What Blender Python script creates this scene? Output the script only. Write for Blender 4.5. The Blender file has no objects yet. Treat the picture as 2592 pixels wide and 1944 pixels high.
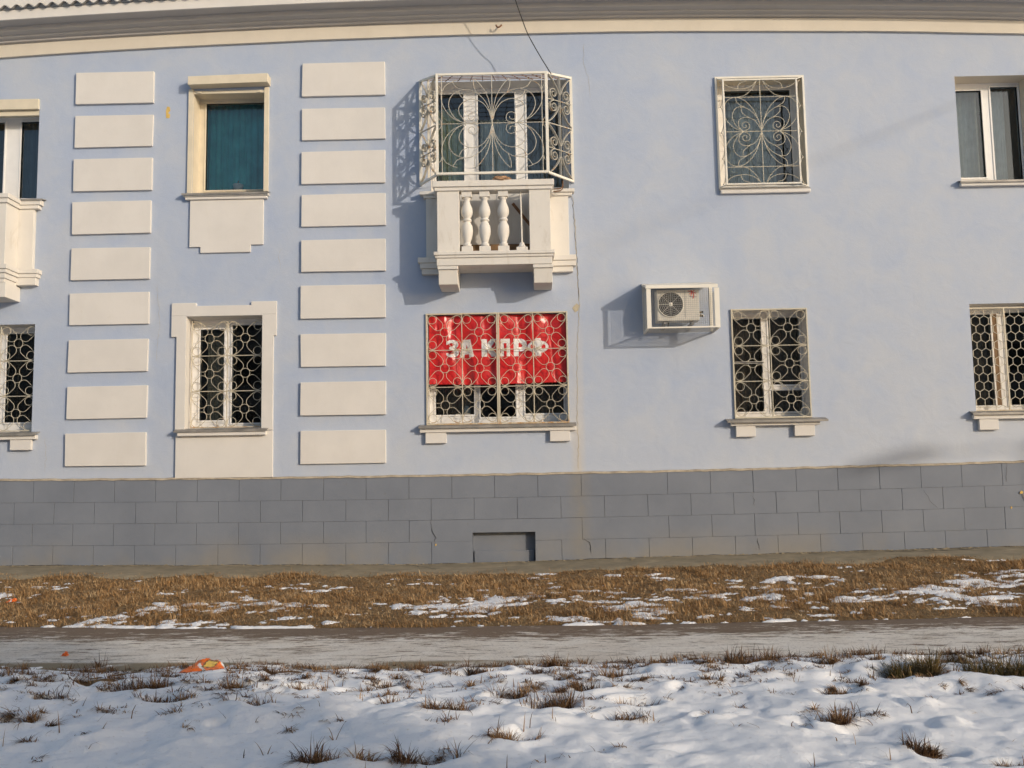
import bpy, math, random
import numpy as np
from mathutils import Matrix, Vector

rng = random.Random(7)
nrng = np.random.default_rng(11)
scene = bpy.context.scene
col = scene.collection

# ------------------------------------------------------------------ camera
cam_data = bpy.data.cameras.new("camera")
cam = bpy.data.objects.new("camera", cam_data)
col.objects.link(cam)
cam_data.sensor_width = 36.0
cam_data.lens = 34.722
cam_data.clip_start = 0.1
cam_data.clip_end = 2000
PITCH, YAW, ROLL = 0.104168, 0.013139, -0.016654
cam.matrix_world = (Matrix.Translation((0.0, -15.2, 1.55)) @ Matrix.Rotation(YAW, 4, 'Z')
                    @ Matrix.Rotation(math.pi / 2 + PITCH, 4, 'X') @ Matrix.Rotation(ROLL, 4, 'Z'))
scene.camera = cam

# ------------------------------------------------------------------ sky and sun
SUN = Vector((1.13, -1.0, 0.40)).normalized()          # towards the sun
sun_el = math.asin(SUN.z)
sun_rot = math.atan2(SUN.x, SUN.y)
world = bpy.data.worlds.new("World")
scene.world = world
world.use_nodes = True
wn = world.node_tree.nodes
wl = world.node_tree.links
bg = wn['Background']
sky = wn.new('ShaderNodeTexSky')
sky.sky_type = 'NISHITA'
sky.sun_disc = False
sky.sun_elevation = sun_el
sky.sun_rotation = sun_rot
sky.altitude = 200
sky.air_density = 1.0
sky.dust_density = 2.0
sky.ozone_density = 0.8
wl.new(sky.outputs[0], bg.inputs[0])
bg.inputs[1].default_value = 0.15
sd = bpy.data.lights.new("sun", 'SUN')
sd.energy = 2.05
sd.angle = math.radians(0.53)
sd.color = (1.0, 0.885, 0.745)
sun = bpy.data.objects.new("sun", sd)
col.objects.link(sun)
sun.rotation_euler = (-SUN).to_track_quat('-Z', 'Y').to_euler()
sun.location = (20, -20, 12)

scene.render.engine = 'CYCLES'
scene.view_settings.view_transform = 'Standard'
scene.view_settings.look = 'None'
scene.view_settings.exposure = 0.14
scene.view_settings.gamma = 1.0
scene.cycles.transparent_max_bounces = 16
scene.cycles.max_bounces = 6


# ------------------------------------------------------------------ materials
def new_mat(name):
    m = bpy.data.materials.new(name)
    m.use_nodes = True
    nt = m.node_tree
    return m, nt, nt.nodes['Principled BSDF']


def N(nt, t, **kw):
    n = nt.nodes.new(t)
    for k, v in kw.items():
        if k.startswith('i_'):
            n.inputs[k[2:].replace('_', ' ')].default_value = v
        else:
            setattr(n, k, v)
    return n


def coords(nt, scale=(1, 1, 1), obj=False):
    """world-size coordinates: position of the shading point"""
    g = N(nt, 'ShaderNodeTexCoord') if obj else N(nt, 'ShaderNodeNewGeometry')
    mp = N(nt, 'ShaderNodeMapping')
    mp.inputs['Scale'].default_value = scale
    nt.links.new(g.outputs['Object' if obj else 'Position'], mp.inputs[0])
    return mp.outputs[0]


def noise(nt, vec, scale, detail=4, rough=0.55, dist=0.0):
    n = N(nt, 'ShaderNodeTexNoise')
    n.inputs['Scale'].default_value = scale
    n.inputs['Detail'].default_value = detail
    n.inputs['Roughness'].default_value = rough
    n.inputs['Distortion'].default_value = dist
    nt.links.new(vec, n.inputs['Vector'])
    return n.outputs['Fac']


def ramp(nt, fac, stops):
    r = N(nt, 'ShaderNodeValToRGB')
    el = r.color_ramp.elements
    while len(el) < len(stops):
        el.new(0.5)
    for e, (p, c) in zip(el, stops):
        e.position = p
        e.color = (*c, 1) if not isinstance(c, (int, float)) else (c, c, c, 1)
    nt.links.new(fac, r.inputs[0])
    return r.outputs[0]


def mix(nt, fac, a, b, mode='MIX'):
    m = N(nt, 'ShaderNodeMix', data_type='RGBA', blend_type=mode)
    for i, v in ((0, fac), (6, a), (7, b)):
        if isinstance(v, (int, float)):
            m.inputs[i].default_value = v
        elif isinstance(v, tuple):
            m.inputs[i].default_value = (*v, 1)
        else:
            nt.links.new(v, m.inputs[i])
    return m.outputs[2]


def math_n(nt, op, a, b=None, clamp=False):
    m = N(nt, 'ShaderNodeMath', operation=op, use_clamp=clamp)
    for i, v in ((0, a), (1, b)):
        if v is None:
            continue
        if isinstance(v, (int, float)):
            m.inputs[i].default_value = v
        else:
            nt.links.new(v, m.inputs[i])
    return m.outputs[0]


def bump(nt, bsdf, h, strength=0.3, dist=0.01):
    b = N(nt, 'ShaderNodeBump')
    b.inputs['Strength'].default_value = strength
    b.inputs['Distance'].default_value = dist
    nt.links.new(h, b.inputs['Height'])
    nt.links.new(b.outputs[0], bsdf.inputs['Normal'])


def sepz(nt):
    g = N(nt, 'ShaderNodeNewGeometry')
    s = N(nt, 'ShaderNodeSeparateXYZ')
    nt.links.new(g.outputs['Position'], s.inputs[0])
    return s.outputs


def simple(name, c, rough=0.6, var=0.12, scale=6.0, metallic=0.0, bumpk=0.0, bscale=60):
    m, nt, b = new_mat(name)
    v = coords(nt)
    f = noise(nt, v, scale, 5)
    c1 = tuple(x * (1 - var) for x in c)
    c2 = tuple(min(1, x * (1 + var)) for x in c)
    nt.links.new(ramp(nt, f, [(0.3, c1), (0.7, c2)]), b.inputs['Base Color'])
    b.inputs['Roughness'].default_value = rough
    b.inputs['Metallic'].default_value = metallic
    if bumpk:
        bump(nt, b, noise(nt, v, bscale, 3), bumpk, 0.004)
    return m


def wall_material():
    m, nt, b = new_mat("blue_limewash")
    v = coords(nt)
    big = noise(nt, v, 0.55, 6, 0.6, 0.4)
    mid = noise(nt, v, 2.3, 6, 0.62, 0.6)
    s = math_n(nt, 'ADD', math_n(nt, 'MULTIPLY', big, 0.55), math_n(nt, 'MULTIPLY', mid, 0.45))
    c = ramp(nt, s, [(0.34, (0.352, 0.418, 0.560)), (0.48, (0.395, 0.452, 0.564)),
                     (0.60, (0.435, 0.478, 0.558)), (0.74, (0.465, 0.497, 0.552))])
    # paler, chalkier wash to the right; near the plinth also painted-in snow bounce
    o = sepz(nt)
    rx = N(nt, 'ShaderNodeMapRange', i_From_Min=0.4, i_From_Max=5.5)
    nt.links.new(o[0], rx.inputs[0])
    c = mix(nt, math_n(nt, 'MULTIPLY', rx.outputs[0], math_n(nt, 'MULTIPLY', mid, 0.75)), c, (0.465, 0.492, 0.540))
    rz = N(nt, 'ShaderNodeMapRange', i_From_Min=3.3, i_From_Max=1.7)
    nt.links.new(o[2], rz.inputs[0])
    c = mix(nt, math_n(nt, 'MULTIPLY', rz.outputs[0], math_n(nt, 'MULTIPLY', big, 0.8)), c, (0.53, 0.555, 0.595))
    # vertical rain streaks
    st = noise(nt, coords(nt, (5.0, 1, 0.22)), 1.4, 4, 0.6)
    c = mix(nt, math_n(nt, 'MULTIPLY', ramp(nt, st, [(0.5, 0.0), (0.75, 1.0)]), 0.07), c, (0.36, 0.40, 0.50))
    # rust-coloured drip below the corner of the balcony
    dx = math_n(nt, 'ABSOLUTE', math_n(nt, 'SUBTRACT', o[0], 0.80))
    r1 = N(nt, 'ShaderNodeMapRange', i_From_Min=0.13, i_From_Max=0.02)
    nt.links.new(dx, r1.inputs[0])
    r2 = N(nt, 'ShaderNodeMapRange', i_From_Min=5.2, i_From_Max=1.8)
    nt.links.new(o[2], r2.inputs[0])
    dr = math_n(nt, 'MULTIPLY', math_n(nt, 'MULTIPLY', r1.outputs[0], r2.outputs[0]), math_n(nt, 'MULTIPLY', st, 0.9))
    c = mix(nt, dr, c, (0.62, 0.52, 0.36))
    # specks and small chips
    sp = noise(nt, v, 26, 3, 0.5)
    c = mix(nt, math_n(nt, 'MULTIPLY', ramp(nt, sp, [(0.70, 0.0), (0.76, 1.0)]), 0.35), c, (0.34, 0.36, 0.40))
    nt.links.new(c, b.inputs['Base Color'])
    b.inputs['Roughness'].default_value = 0.93
    h = math_n(nt, 'ADD', math_n(nt, 'MULTIPLY', noise(nt, v, 3.4, 6, 0.6, 0.5), 3.0), noise(nt, v, 70, 5, 0.75))
    bump(nt, b, h, 0.26, 0.011)
    return m


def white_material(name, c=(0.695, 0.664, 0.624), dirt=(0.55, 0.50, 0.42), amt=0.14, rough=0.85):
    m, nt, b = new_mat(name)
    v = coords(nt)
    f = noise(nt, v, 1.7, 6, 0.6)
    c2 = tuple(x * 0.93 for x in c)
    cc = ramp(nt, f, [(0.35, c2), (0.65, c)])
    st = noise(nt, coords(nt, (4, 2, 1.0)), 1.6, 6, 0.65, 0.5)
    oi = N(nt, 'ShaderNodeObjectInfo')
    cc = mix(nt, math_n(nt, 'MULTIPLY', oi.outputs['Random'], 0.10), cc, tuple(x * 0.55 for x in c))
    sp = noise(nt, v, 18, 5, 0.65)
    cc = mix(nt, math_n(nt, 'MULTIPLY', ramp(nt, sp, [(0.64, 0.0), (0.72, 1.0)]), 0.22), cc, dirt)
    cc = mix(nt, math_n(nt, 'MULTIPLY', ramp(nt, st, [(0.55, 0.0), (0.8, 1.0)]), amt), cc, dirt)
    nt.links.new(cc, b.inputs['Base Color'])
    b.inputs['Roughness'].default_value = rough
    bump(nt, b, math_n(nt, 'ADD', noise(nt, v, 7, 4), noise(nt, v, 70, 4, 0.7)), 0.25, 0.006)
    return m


def plinth_material():
    m, nt, b = new_mat("grey_plinth_paint")
    v = coords(nt)
    f = noise(nt, v, 1.1, 6, 0.6)
    c = ramp(nt, f, [(0.3, (0.162, 0.181, 0.219)), (0.7, (0.198, 0.218, 0.257))])
    o = sepz(nt)
    rz = N(nt, 'ShaderNodeMapRange', i_From_Min=0.95, i_From_Max=0.42)
    nt.links.new(o[2], rz.inputs[0])
    c = mix(nt, math_n(nt, 'MULTIPLY', rz.outputs[0], ramp(nt, noise(nt, v, 0.8, 4), [(0.42, 0.0), (0.62, 0.7)])),
            c, (0.27, 0.24, 0.19))
    dx = math_n(nt, 'ABSOLUTE', math_n(nt, 'SUBTRACT', o[0], 0.80))
    r1 = N(nt, 'ShaderNodeMapRange', i_From_Min=0.22, i_From_Max=0.02)
    nt.links.new(dx, r1.inputs[0])
    c = mix(nt, math_n(nt, 'MULTIPLY', r1.outputs[0], math_n(nt, 'MULTIPLY', noise(nt, v, 5, 4), 0.7)), c, (0.255, 0.225, 0.17))
    sp = noise(nt, v, 14, 4, 0.6)
    c = mix(nt, math_n(nt, 'MULTIPLY', ramp(nt, sp, [(0.66, 0.0), (0.74, 1.0)]), 0.3), c, (0.16, 0.155, 0.15))
    nt.links.new(c, b.inputs['Base Color'])
    b.inputs['Roughness'].default_value = 0.8
    bump(nt, b, math_n(nt, 'ADD', math_n(nt, 'MULTIPLY', noise(nt, v, 4, 3), 2), noise(nt, v, 60, 4, 0.7)), 0.3, 0.008)
    return m


def metal_paint(name, c=(0.74, 0.70, 0.61), rust=0.56, bottom_rust=None):
    m, nt, b = new_mat(name)
    v = coords(nt)
    f = noise(nt, v, 9, 5, 0.65)
    cc = ramp(nt, noise(nt, v, 3, 3), [(0.3, tuple(x * 0.86 for x in c)), (0.7, c)])
    fac = ramp(nt, f, [(rust, 0.0), (rust + 0.14, 0.9)])
    if bottom_rust is not None:
        o = sepz(nt)
        rz = N(nt, 'ShaderNodeMapRange', i_From_Min=bottom_rust + 0.10, i_From_Max=bottom_rust)
        nt.links.new(o[2], rz.inputs[0])
        fac = math_n(nt, 'ADD', fac, math_n(nt, 'MULTIPLY', rz.outputs[0], ramp(nt, f, [(0.4, 0.0), (0.6, 1.0)])), True)
    cc = mix(nt, fac, cc, (0.42, 0.22, 0.07))
    nt.links.new(cc, b.inputs['Base Color'])
    b.inputs['Roughness'].default_value = 0.55
    return m


def glass_material():
    m = bpy.data.materials.new("window_glass")
    m.use_nodes = True
    nt = m.node_tree
    nt.nodes.clear()
    out = nt.nodes.new('ShaderNodeOutputMaterial')
    tr = N(nt, 'ShaderNodeBsdfTransparent')
    tr.inputs[0].default_value = (0.90, 0.93, 0.92, 1)
    gl = N(nt, 'ShaderNodeBsdfGlossy')
    gl.inputs['Roughness'].default_value = 0.015
    gl.inputs['Color'].default_value = (0.95, 0.97, 1.0, 1)
    fr = N(nt, 'ShaderNodeFresnel')
    fr.inputs[0].default_value = 1.52
    v = coords(nt)
    bp = N(nt, 'ShaderNodeBump')
    bp.inputs['Strength'].default_value = 0.02
    bp.inputs['Distance'].default_value = 0.02
    nt.links.new(noise(nt, v, 2.2, 2), bp.inputs['Height'])
    nt.links.new(bp.outputs[0], gl.inputs['Normal'])
    mx = N(nt, 'ShaderNodeMixShader')
    nt.links.new(fr.outputs[0], mx.inputs[0])
    nt.links.new(tr.outputs[0], mx.inputs[1])
    nt.links.new(gl.outputs[0], mx.inputs[2])
    nt.links.new(mx.outputs[0], out.inputs[0])
    return m


def snow_material(name="snow"):
    m, nt, b = new_mat(name)
    v = coords(nt)
    f = noise(nt, v, 2.5, 6, 0.6)
    c = ramp(nt, f, [(0.3, (0.88, 0.88, 0.885)), (0.7, (0.945, 0.94, 0.935))])
    d = noise(nt, v, 30, 4, 0.6)
    c = mix(nt, math_n(nt, 'MULTIPLY', ramp(nt, d, [(0.60, 0.0), (0.72, 1.0)]), 0.30), c, (0.42, 0.34, 0.26))
    nt.links.new(c, b.inputs['Base Color'])
    b.inputs['Roughness'].default_value = 0.75
    h = math_n(nt, 'ADD', noise(nt, v, 15, 10, 0.78, 0.3), math_n(nt, 'MULTIPLY', noise(nt, v, 140, 3, 0.7), 0.30))
    bump(nt, b, h, 0.6, 0.022)
    return m


def grass_material(name, stops):
    m, nt, b = new_mat(name)
    g = N(nt, 'ShaderNodeNewGeometry')
    v = coords(nt)
    f = math_n(nt, 'ADD', math_n(nt, 'MULTIPLY', g.outputs['Random Per Island'], 0.45),
               math_n(nt, 'MULTIPLY', ramp(nt, noise(nt, v, 4.5, 4, 0.6), [(0.32, 0.0), (0.68, 1.0)]), 0.55))
    nt.links.new(ramp(nt, f, stops), b.inputs['Base Color'])
    b.inputs['Roughness'].default_value = 0.7
    b.inputs['Specular IOR Level'].default_value = 0.2
    return m


def soil_material():
    m, nt, b = new_mat("dead_turf")
    v = coords(nt)
    f = noise(nt, v, 14, 9, 0.78)
    c = ramp(nt, f, [(0.3, (0.11, 0.065, 0.03)), (0.5, (0.26, 0.165, 0.072)), (0.72, (0.42, 0.29, 0.13))])
    nt.links.new(c, b.inputs['Base Color'])
    b.inputs['Roughness'].default_value = 0.95
    bump(nt, b, noise(nt, v, 26, 8, 0.8), 1.0, 0.06)
    return m


def sidewalk_material():
    m, nt, b = new_mat("snowy_asphalt")
    v = coords(nt)
    o = sepz(nt)
    asp = ramp(nt, noise(nt, v, 22, 8, 0.75), [(0.3, (0.145, 0.097, 0.060)), (0.7, (0.225, 0.155, 0.100))])
    s1 = noise(nt, coords(nt, (0.9, 3.6, 1)), 1.9, 12, 0.78, 0.6)
    s2 = noise(nt, coords(nt, (2.2, 10.0, 1)), 3.0, 8, 0.75)
    s = math_n(nt, 'ADD', math_n(nt, 'MULTIPLY', s1, 0.6), math_n(nt, 'MULTIPLY', s2, 0.4))
    # wind-packed snow: swept bare along the house side, thicker on the street side
    bow = math_n(nt, 'MULTIPLY', math_n(nt, 'MULTIPLY', o[0], o[0]), 0.011)
    yy = math_n(nt, 'SUBTRACT', o[1], bow)
    ry = N(nt, 'ShaderNodeMapRange', i_From_Min=-4.75, i_From_Max=-5.75, i_To_Min=-0.100, i_To_Max=0.036)
    nt.links.new(yy, ry.inputs[0])
    cov = math_n(nt, 'ADD', s, ry.outputs[0])
    fac = ramp(nt, cov, [(0.478, 0.0), (0.492, 0.6), (0.515, 0.96)])
    film = ramp(nt, noise(nt, v, 3, 6), [(0.3, (0.73, 0.65, 0.55)), (0.7, (0.90, 0.84, 0.75))])
    c = mix(nt, fac, asp, film)
    # bare earth along the street-side edge
    e1 = N(nt, 'ShaderNodeMapRange', i_From_Min=-6.62, i_From_Max=-6.70)
    nt.links.new(yy, e1.inputs[0])
    ex = N(nt, 'ShaderNodeMapRange', i_From_Min=0.9, i_From_Max=0.0)
    nt.links.new(o[0], ex.inputs[0])
    em = math_n(nt, 'MULTIPLY', math_n(nt, 'MULTIPLY', e1.outputs[0], ex.outputs[0]), ramp(nt, noise(nt, v, 1.3, 5), [(0.40, 0.0), (0.52, 1.0)]))
    c = mix(nt, em, c, (0.27, 0.215, 0.13))
    gr_ = noise(nt, v, 48, 3, 0.6)
    c = mix(nt, math_n(nt, 'MULTIPLY', ramp(nt, gr_, [(0.60, 0.0), (0.66, 1.0)]), 0.6), c, (0.12, 0.085, 0.06))
    nt.links.new(c, b.inputs['Base Color'])
    b.inputs['Roughness'].default_value = 0.72
    bump(nt, b, math_n(nt, 'ADD', math_n(nt, 'MULTIPLY', cov, 3.0), math_n(nt, 'ADD', noise(nt, v, 90, 3, 0.7), noise(nt, v, 11, 6, 0.7))), 0.6, 0.016)
    return m


def concrete_material():
    m, nt, b = new_mat("old_concrete")
    v = coords(nt)
    c = ramp(nt, noise(nt, v, 3.5, 7, 0.65), [(0.3, (0.20, 0.165, 0.105)), (0.6, (0.30, 0.245, 0.160)), (0.8, (0.37, 0.315, 0.22))])
    nt.links.new(c, b.inputs['Base Color'])
    b.inputs['Roughness'].default_value = 0.92
    bump(nt, b, noise(nt, v, 35, 5, 0.7), 0.5, 0.012)
    return m


def banner_material():
    m, nt, b = new_mat("red_film")
    v = coords(nt)
    c = ramp(nt, noise(nt, v, 4, 4), [(0.3, (0.50, 0.012, 0.014)), (0.7, (0.62, 0.022, 0.02))])
    nt.links.new(c, b.inputs['Base Color'])
    b.inputs['Roughness'].default_value = 0.31
    b.inputs['Specular IOR Level'].default_value = 0.6
    bump(nt, b, noise(nt, coords(nt, (1.6, 1, 0.7)), 9, 4, 0.55, 0.8), 0.35, 0.012)
    return m


MAT = {
    'wall': wall_material(),
    'white': white_material("white_limewash"),
    'cream': white_material("cream_limewash", (0.675, 0.610, 0.510), (0.5, 0.42, 0.30), 0.2),
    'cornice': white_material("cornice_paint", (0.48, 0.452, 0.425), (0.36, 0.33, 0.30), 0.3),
    'balcony': white_material("balcony_paint", (0.71, 0.676, 0.622), (0.38, 0.31, 0.21), 0.5),
    'plinth': plinth_material(),
    'joint': simple("joint_mortar", (0.13, 0.13, 0.135), 0.95),
    'lip': simple("plinth_mortar", (0.40, 0.34, 0.26), 0.95, 0.25, 8, bumpk=0.5),
    'flash': simple("grey_flashing", (0.27, 0.25, 0.225), 0.5, 0.25, 5, 0.2),
    'iron': metal_paint("grille_paint", (0.56, 0.51, 0.40), 0.66),
    'iron_rust': metal_paint("worn_grille_paint", (0.57, 0.51, 0.39), 0.60, 2.52),
    'iron_dull': metal_paint("weathered_grille_paint", (0.50, 0.47, 0.40), 0.56),
    'cage': metal_paint("cage_paint", (0.80, 0.76, 0.67), 0.70),
    'hexwire': simple("hex_grille_paint", (0.50, 0.46, 0.36), 0.5),
    'pvc': simple("white_pvc", (0.78, 0.765, 0.74), 0.35, 0.04),
    'wood': simple("white_painted_wood", (0.72, 0.69, 0.64), 0.6, 0.1),
    'beige': simple("beige_shutter_metal", (0.66, 0.585, 0.45), 0.5, 0.06),
    'glass': glass_material(),
    'room': simple("dim_room", (0.16, 0.115, 0.085), 0.9, 0.3, 1.5),
    'teal': simple("teal_curtain", (0.085, 0.45, 0.49), 0.9, 0.2, 3),
    'blue_curtain': simple("slate_curtain", (0.06, 0.10, 0.16), 0.9, 0.2, 3),
    'lace': simple("grey_lace", (0.70, 0.71, 0.68), 0.95, 0.15, 5),
    'slate_lace': simple("slate_lace", (0.20, 0.22, 0.23), 0.95, 0.15, 5),
    'grey_net': simple("grey_net", (0.52, 0.53, 0.50), 0.95, 0.25, 5),
    'brown_curtain': simple("brown_curtain", (0.24, 0.17, 0.12), 0.95, 0.35, 4),
    'green_curtain': simple("pale_green_curtain", (0.62, 0.66, 0.48), 0.95, 0.2, 6),
    'beige_curtain': simple("beige_curtain", (0.34, 0.28, 0.20), 0.95, 0.2, 6),
    'snow': snow_material(),
    'soil': soil_material(),
    'sidewalk': sidewalk_material(),
    'concrete': concrete_material(),
    'banner': banner_material(),
    'letter': simple("white_letter_film", (0.72, 0.71, 0.70), 0.35, 0.06, 10),
    'ac': simple("conditioner_plastic", (0.68, 0.64, 0.56), 0.5, 0.05),
    'ac_dark': simple("fan_dark", (0.03, 0.028, 0.025), 0.6),
    'mesh': simple("zinc_wire", (0.46, 0.46, 0.45), 0.45, 0.1, 20, 0.3),
    'red_mark': simple("red_print", (0.55, 0.05, 0.03), 0.5),
    'grey_mark': simple("grey_print", (0.16, 0.16, 0.16), 0.5),
    'brass': simple("brass_valve", (0.35, 0.24, 0.08), 0.4, 0.1, 8, 0.7),
    'black': simple("black_rubber", (0.02, 0.02, 0.02), 0.6),
    'crack': simple("crack_shadow", (0.035, 0.032, 0.03), 1.0),
    'crack_beige': simple("bare_plaster", (0.46, 0.40, 0.29), 1.0, 0.2, 12),
    'yellow': simple("old_yellow_paint", (0.62, 0.42, 0.12), 0.9, 0.15, 15),
    'asbestos': simple("roof_sheet", (0.30, 0.295, 0.285), 0.9, 0.2, 4),
    'rusty': simple("rusty_steel", (0.17, 0.085, 0.04), 0.8, 0.35, 25),
    'timber': simple("old_timber", (0.20, 0.12, 0.06), 0.85, 0.3, 12),
    'opposite': simple("grey_panel_wall", (0.22, 0.20, 0.18), 0.9, 0.15, 0.6),
    'orange': simple("orange_film", (0.85, 0.17, 0.02), 0.35, 0.12, 25),
    'brown_print': simple("brown_film_print", (0.22, 0.11, 0.04), 0.4, 0.2, 30),
    'yellow_print': simple("yellow_film_print", (0.72, 0.48, 0.10), 0.4, 0.2, 40),
    'white_film': simple("white_film", (0.75, 0.73, 0.68), 0.4),
    'rag': simple("striped_rag", (0.36, 0.22, 0.13), 0.95, 0.7, 45),
    'lawn_grass': grass_material("dry_lawn_grass", [(0.10, (0.095, 0.050, 0.022)), (0.34, (0.31, 0.168, 0.064)),
                                                    (0.62, (0.47, 0.292, 0.135)), (0.92, (0.66, 0.48, 0.27))]),
    'tuft_grass': grass_material("dry_tuft_grass", [(0.15, (0.06, 0.034, 0.019)), (0.5, (0.19, 0.100, 0.048)),
                                                    (0.85, (0.40, 0.25, 0.12))]),
    'green_grass': grass_material("frosted_green_grass", [(0.15, (0.04, 0.045, 0.015)), (0.5, (0.14, 0.10, 0.035)),
                                                          (0.8, (0.28, 0.19, 0.08))]),
}


# ------------------------------------------------------------------ mesh helpers
class MB:
    def __init__(self):
        self.v, self.f, self.mi = [], [], []

    def add(self, vs, fs, mi=0):
        b = len(self.v)
        self.v += [tuple(p) for p in vs]
        self.f += [tuple(i + b for i in f) for f in fs]
        self.mi += [mi] * len(fs)
        return self

    def box(self, x0, x1, y0, y1, z0, z1, mi=0):
        vs = [(x0, y0, z0), (x1, y0, z0), (x1, y1, z0), (x0, y1, z0), (x0, y0, z1), (x1, y0, z1), (x1, y1, z1), (x0, y1, z1)]
        return self.add(vs, [(0, 3, 2, 1), (4, 5, 6, 7), (0, 1, 5, 4), (1, 2, 6, 5), (2, 3, 7, 6), (3, 0, 4, 7)], mi)

    def prism(self, poly, y0, y1, mi=0):
        """outline in (x,z), counter-clockwise seen from the street, extruded from y0 (front) to y1"""
        n = len(poly)
        vs = [(x, y0, z) for x, z in poly] + [(x, y1, z) for x, z in poly]
        fs = [tuple(range(n)), tuple(range(2 * n - 1, n - 1, -1))]
        for i in range(n):
            j = (i + 1) % n
            fs.append((i, i + n, j + n, j))
        return self.add(vs, fs, mi)

    def sweep(self, pts, a, b=None, nrm=None, n=5, closed=False, mi=0):
        """tube (b None) of radius a, or flat bar of half sizes a (in plane) and b (along nrm)"""
        P = [Vector(p) for p in pts]
        m = len(P)
        if b is not None:
            n = 4
        rings = []
        ref = Vector(nrm) if nrm is not None else None
        prev = None
        for i in range(m):
            if closed:
                t = P[(i + 1) % m] - P[i - 1]
            else:
                t = P[min(i + 1, m - 1)] - P[max(i - 1, 0)]
            if t.length < 1e-9:
                t = Vector((1, 0, 0))
            t.normalize()
            if ref is not None:
                u = t.cross(ref)
                if u.length < 1e-6:
                    u = t.orthogonal()
                u.normalize()
                w = u.cross(t).normalized()
            else:
                if prev is None:
                    u = t.orthogonal().normalized()
                else:
                    u = (prev - t * prev.dot(t))
                    u = u.normalized() if u.length > 1e-6 else t.orthogonal().normalized()
                prev = u
                w = t.cross(u).normalized()
            if b is not None:
                rings.append([P[i] + u * (a * s1) + w * (b * s2) for s1, s2 in ((-1, -1), (1, -1), (1, 1), (-1, 1))])
            else:
                rings.append([P[i] + u * (a * math.cos(2 * math.pi * k / n)) + w * (a * math.sin(2 * math.pi * k / n)) for k in range(n)])
        vs = [p for r in rings for p in r]
        fs = []
        for i in range(m if closed else m - 1):
            j = (i + 1) % m
            for k in range(n):
                l = (k + 1) % n
                fs.append((i * n + k, i * n + l, j * n + l, j * n + k))
        if not closed:
            fs.append(tuple(range(n - 1, -1, -1)))
            fs.append(tuple((m - 1) * n + k for k in range(n)))
        return self.add(vs, fs, mi)

    def lathe(self, prof, cx, cy, n=20, mi=0):
        vs, fs = [], []
        for r, z in prof:
            for k in range(n):
                a = 2 * math.pi * k / n
                vs.append((cx + r * math.cos(a), cy + r * math.sin(a), z))
        for i in range(len(prof) - 1):
            for k in range(n):
                l = (k + 1) % n
                fs.append((i * n + k, i * n + l, (i + 1) * n + l, (i + 1) * n + k))
        fs.append(tuple(range(n - 1, -1, -1)))
        fs.append(tuple((len(prof) - 1) * n + k for k in range(n)))
        return self.add(vs, fs, mi)

    def mesh(self, name, mats, smooth=False):
        me = bpy.data.meshes.new(name)
        me.from_pydata(self.v, [], self.f)
        if not isinstance(mats, (list, tuple)):
            mats = [mats]
        for m in mats:
            me.materials.append(MAT[m])
        if len(mats) > 1:
            me.polygons.foreach_set('material_index', self.mi)
        if smooth:
            me.polygons.foreach_set('use_smooth', [True] * len(self.f))
        me.update()
        return me

    def build(self, name, mats, parent=None, bevel=0.0, smooth=False):
        o = bpy.data.objects.new(name, self.mesh(name, mats, smooth))
        col.objects.link(o)
        if parent is not None:
            o.parent = parent
        if bevel:
            bv = o.modifiers.new("bevel", 'BEVEL')
            bv.width = bevel
            bv.segments = 2
            bv.limit_method = 'ANGLE'
        return o


def place(name, me, parent, loc=(0, 0, 0), rot=(0, 0, 0), scale=(1, 1, 1)):
    o = bpy.data.objects.new(name, me)
    col.objects.link(o)
    o.location, o.rotation_euler, o.scale = loc, rot, scale
    if parent is not None:
        o.parent = parent
    return o


def thing(name, label, cat, group=None, loc=(0, 0, 0)):
    o = bpy.data.objects.new(name, None)
    o.empty_display_size = 0.1
    col.objects.link(o)
    o.location = loc
    return tag(o, label, cat, group)


def tag(o, label, cat, group=None, kind=None):
    o['label'] = label
    o['category'] = cat
    if group:
        o['group'] = group
    if kind:
        o['kind'] = kind
    return o


def structure(o):
    o['kind'] = 'structure'
    return o


def np_mesh(name, V, F, mat, smooth=False):
    me = bpy.data.meshes.new(name)
    V = np.ascontiguousarray(V, np.float32)
    F = np.ascontiguousarray(F, np.int32)
    k = F.shape[1]
    me.vertices.add(len(V))
    me.vertices.foreach_set('co', V.ravel())
    me.loops.add(F.size)
    me.loops.foreach_set('vertex_index', F.ravel())
    me.polygons.add(len(F))
    me.polygons.foreach_set('loop_start', np.arange(0, F.size, k, dtype=np.int32))
    me.polygons.foreach_set('loop_total', np.full(len(F), k, np.int32))
    if smooth:
        me.polygons.foreach_set('use_smooth', np.ones(len(F), bool))
    me.materials.append(MAT[mat])
    me.update(calc_edges=True)
    me.validate()
    return me


def np_obj(name, V, F, mat, smooth=False, parent=None):
    o = bpy.data.objects.new(name, np_mesh(name, V, F, mat, smooth))
    col.objects.link(o)
    if parent is not None:
        o.parent = parent
    return o


def grid(xs, ys, zfun):
    X, Y = np.meshgrid(xs, ys)
    Zv = zfun(X, Y)
    V = np.column_stack([X.ravel(), Y.ravel(), Zv.ravel()])
    n, m = len(xs), len(ys)
    i = np.arange(n - 1)[None, :] + n * np.arange(m - 1)[:, None]
    F = np.stack([i, i + 1, i + 1 + n, i + n], -1).reshape(-1, 4)
    return V, F


_perm = np.random.default_rng(3).random((256, 256))


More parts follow.
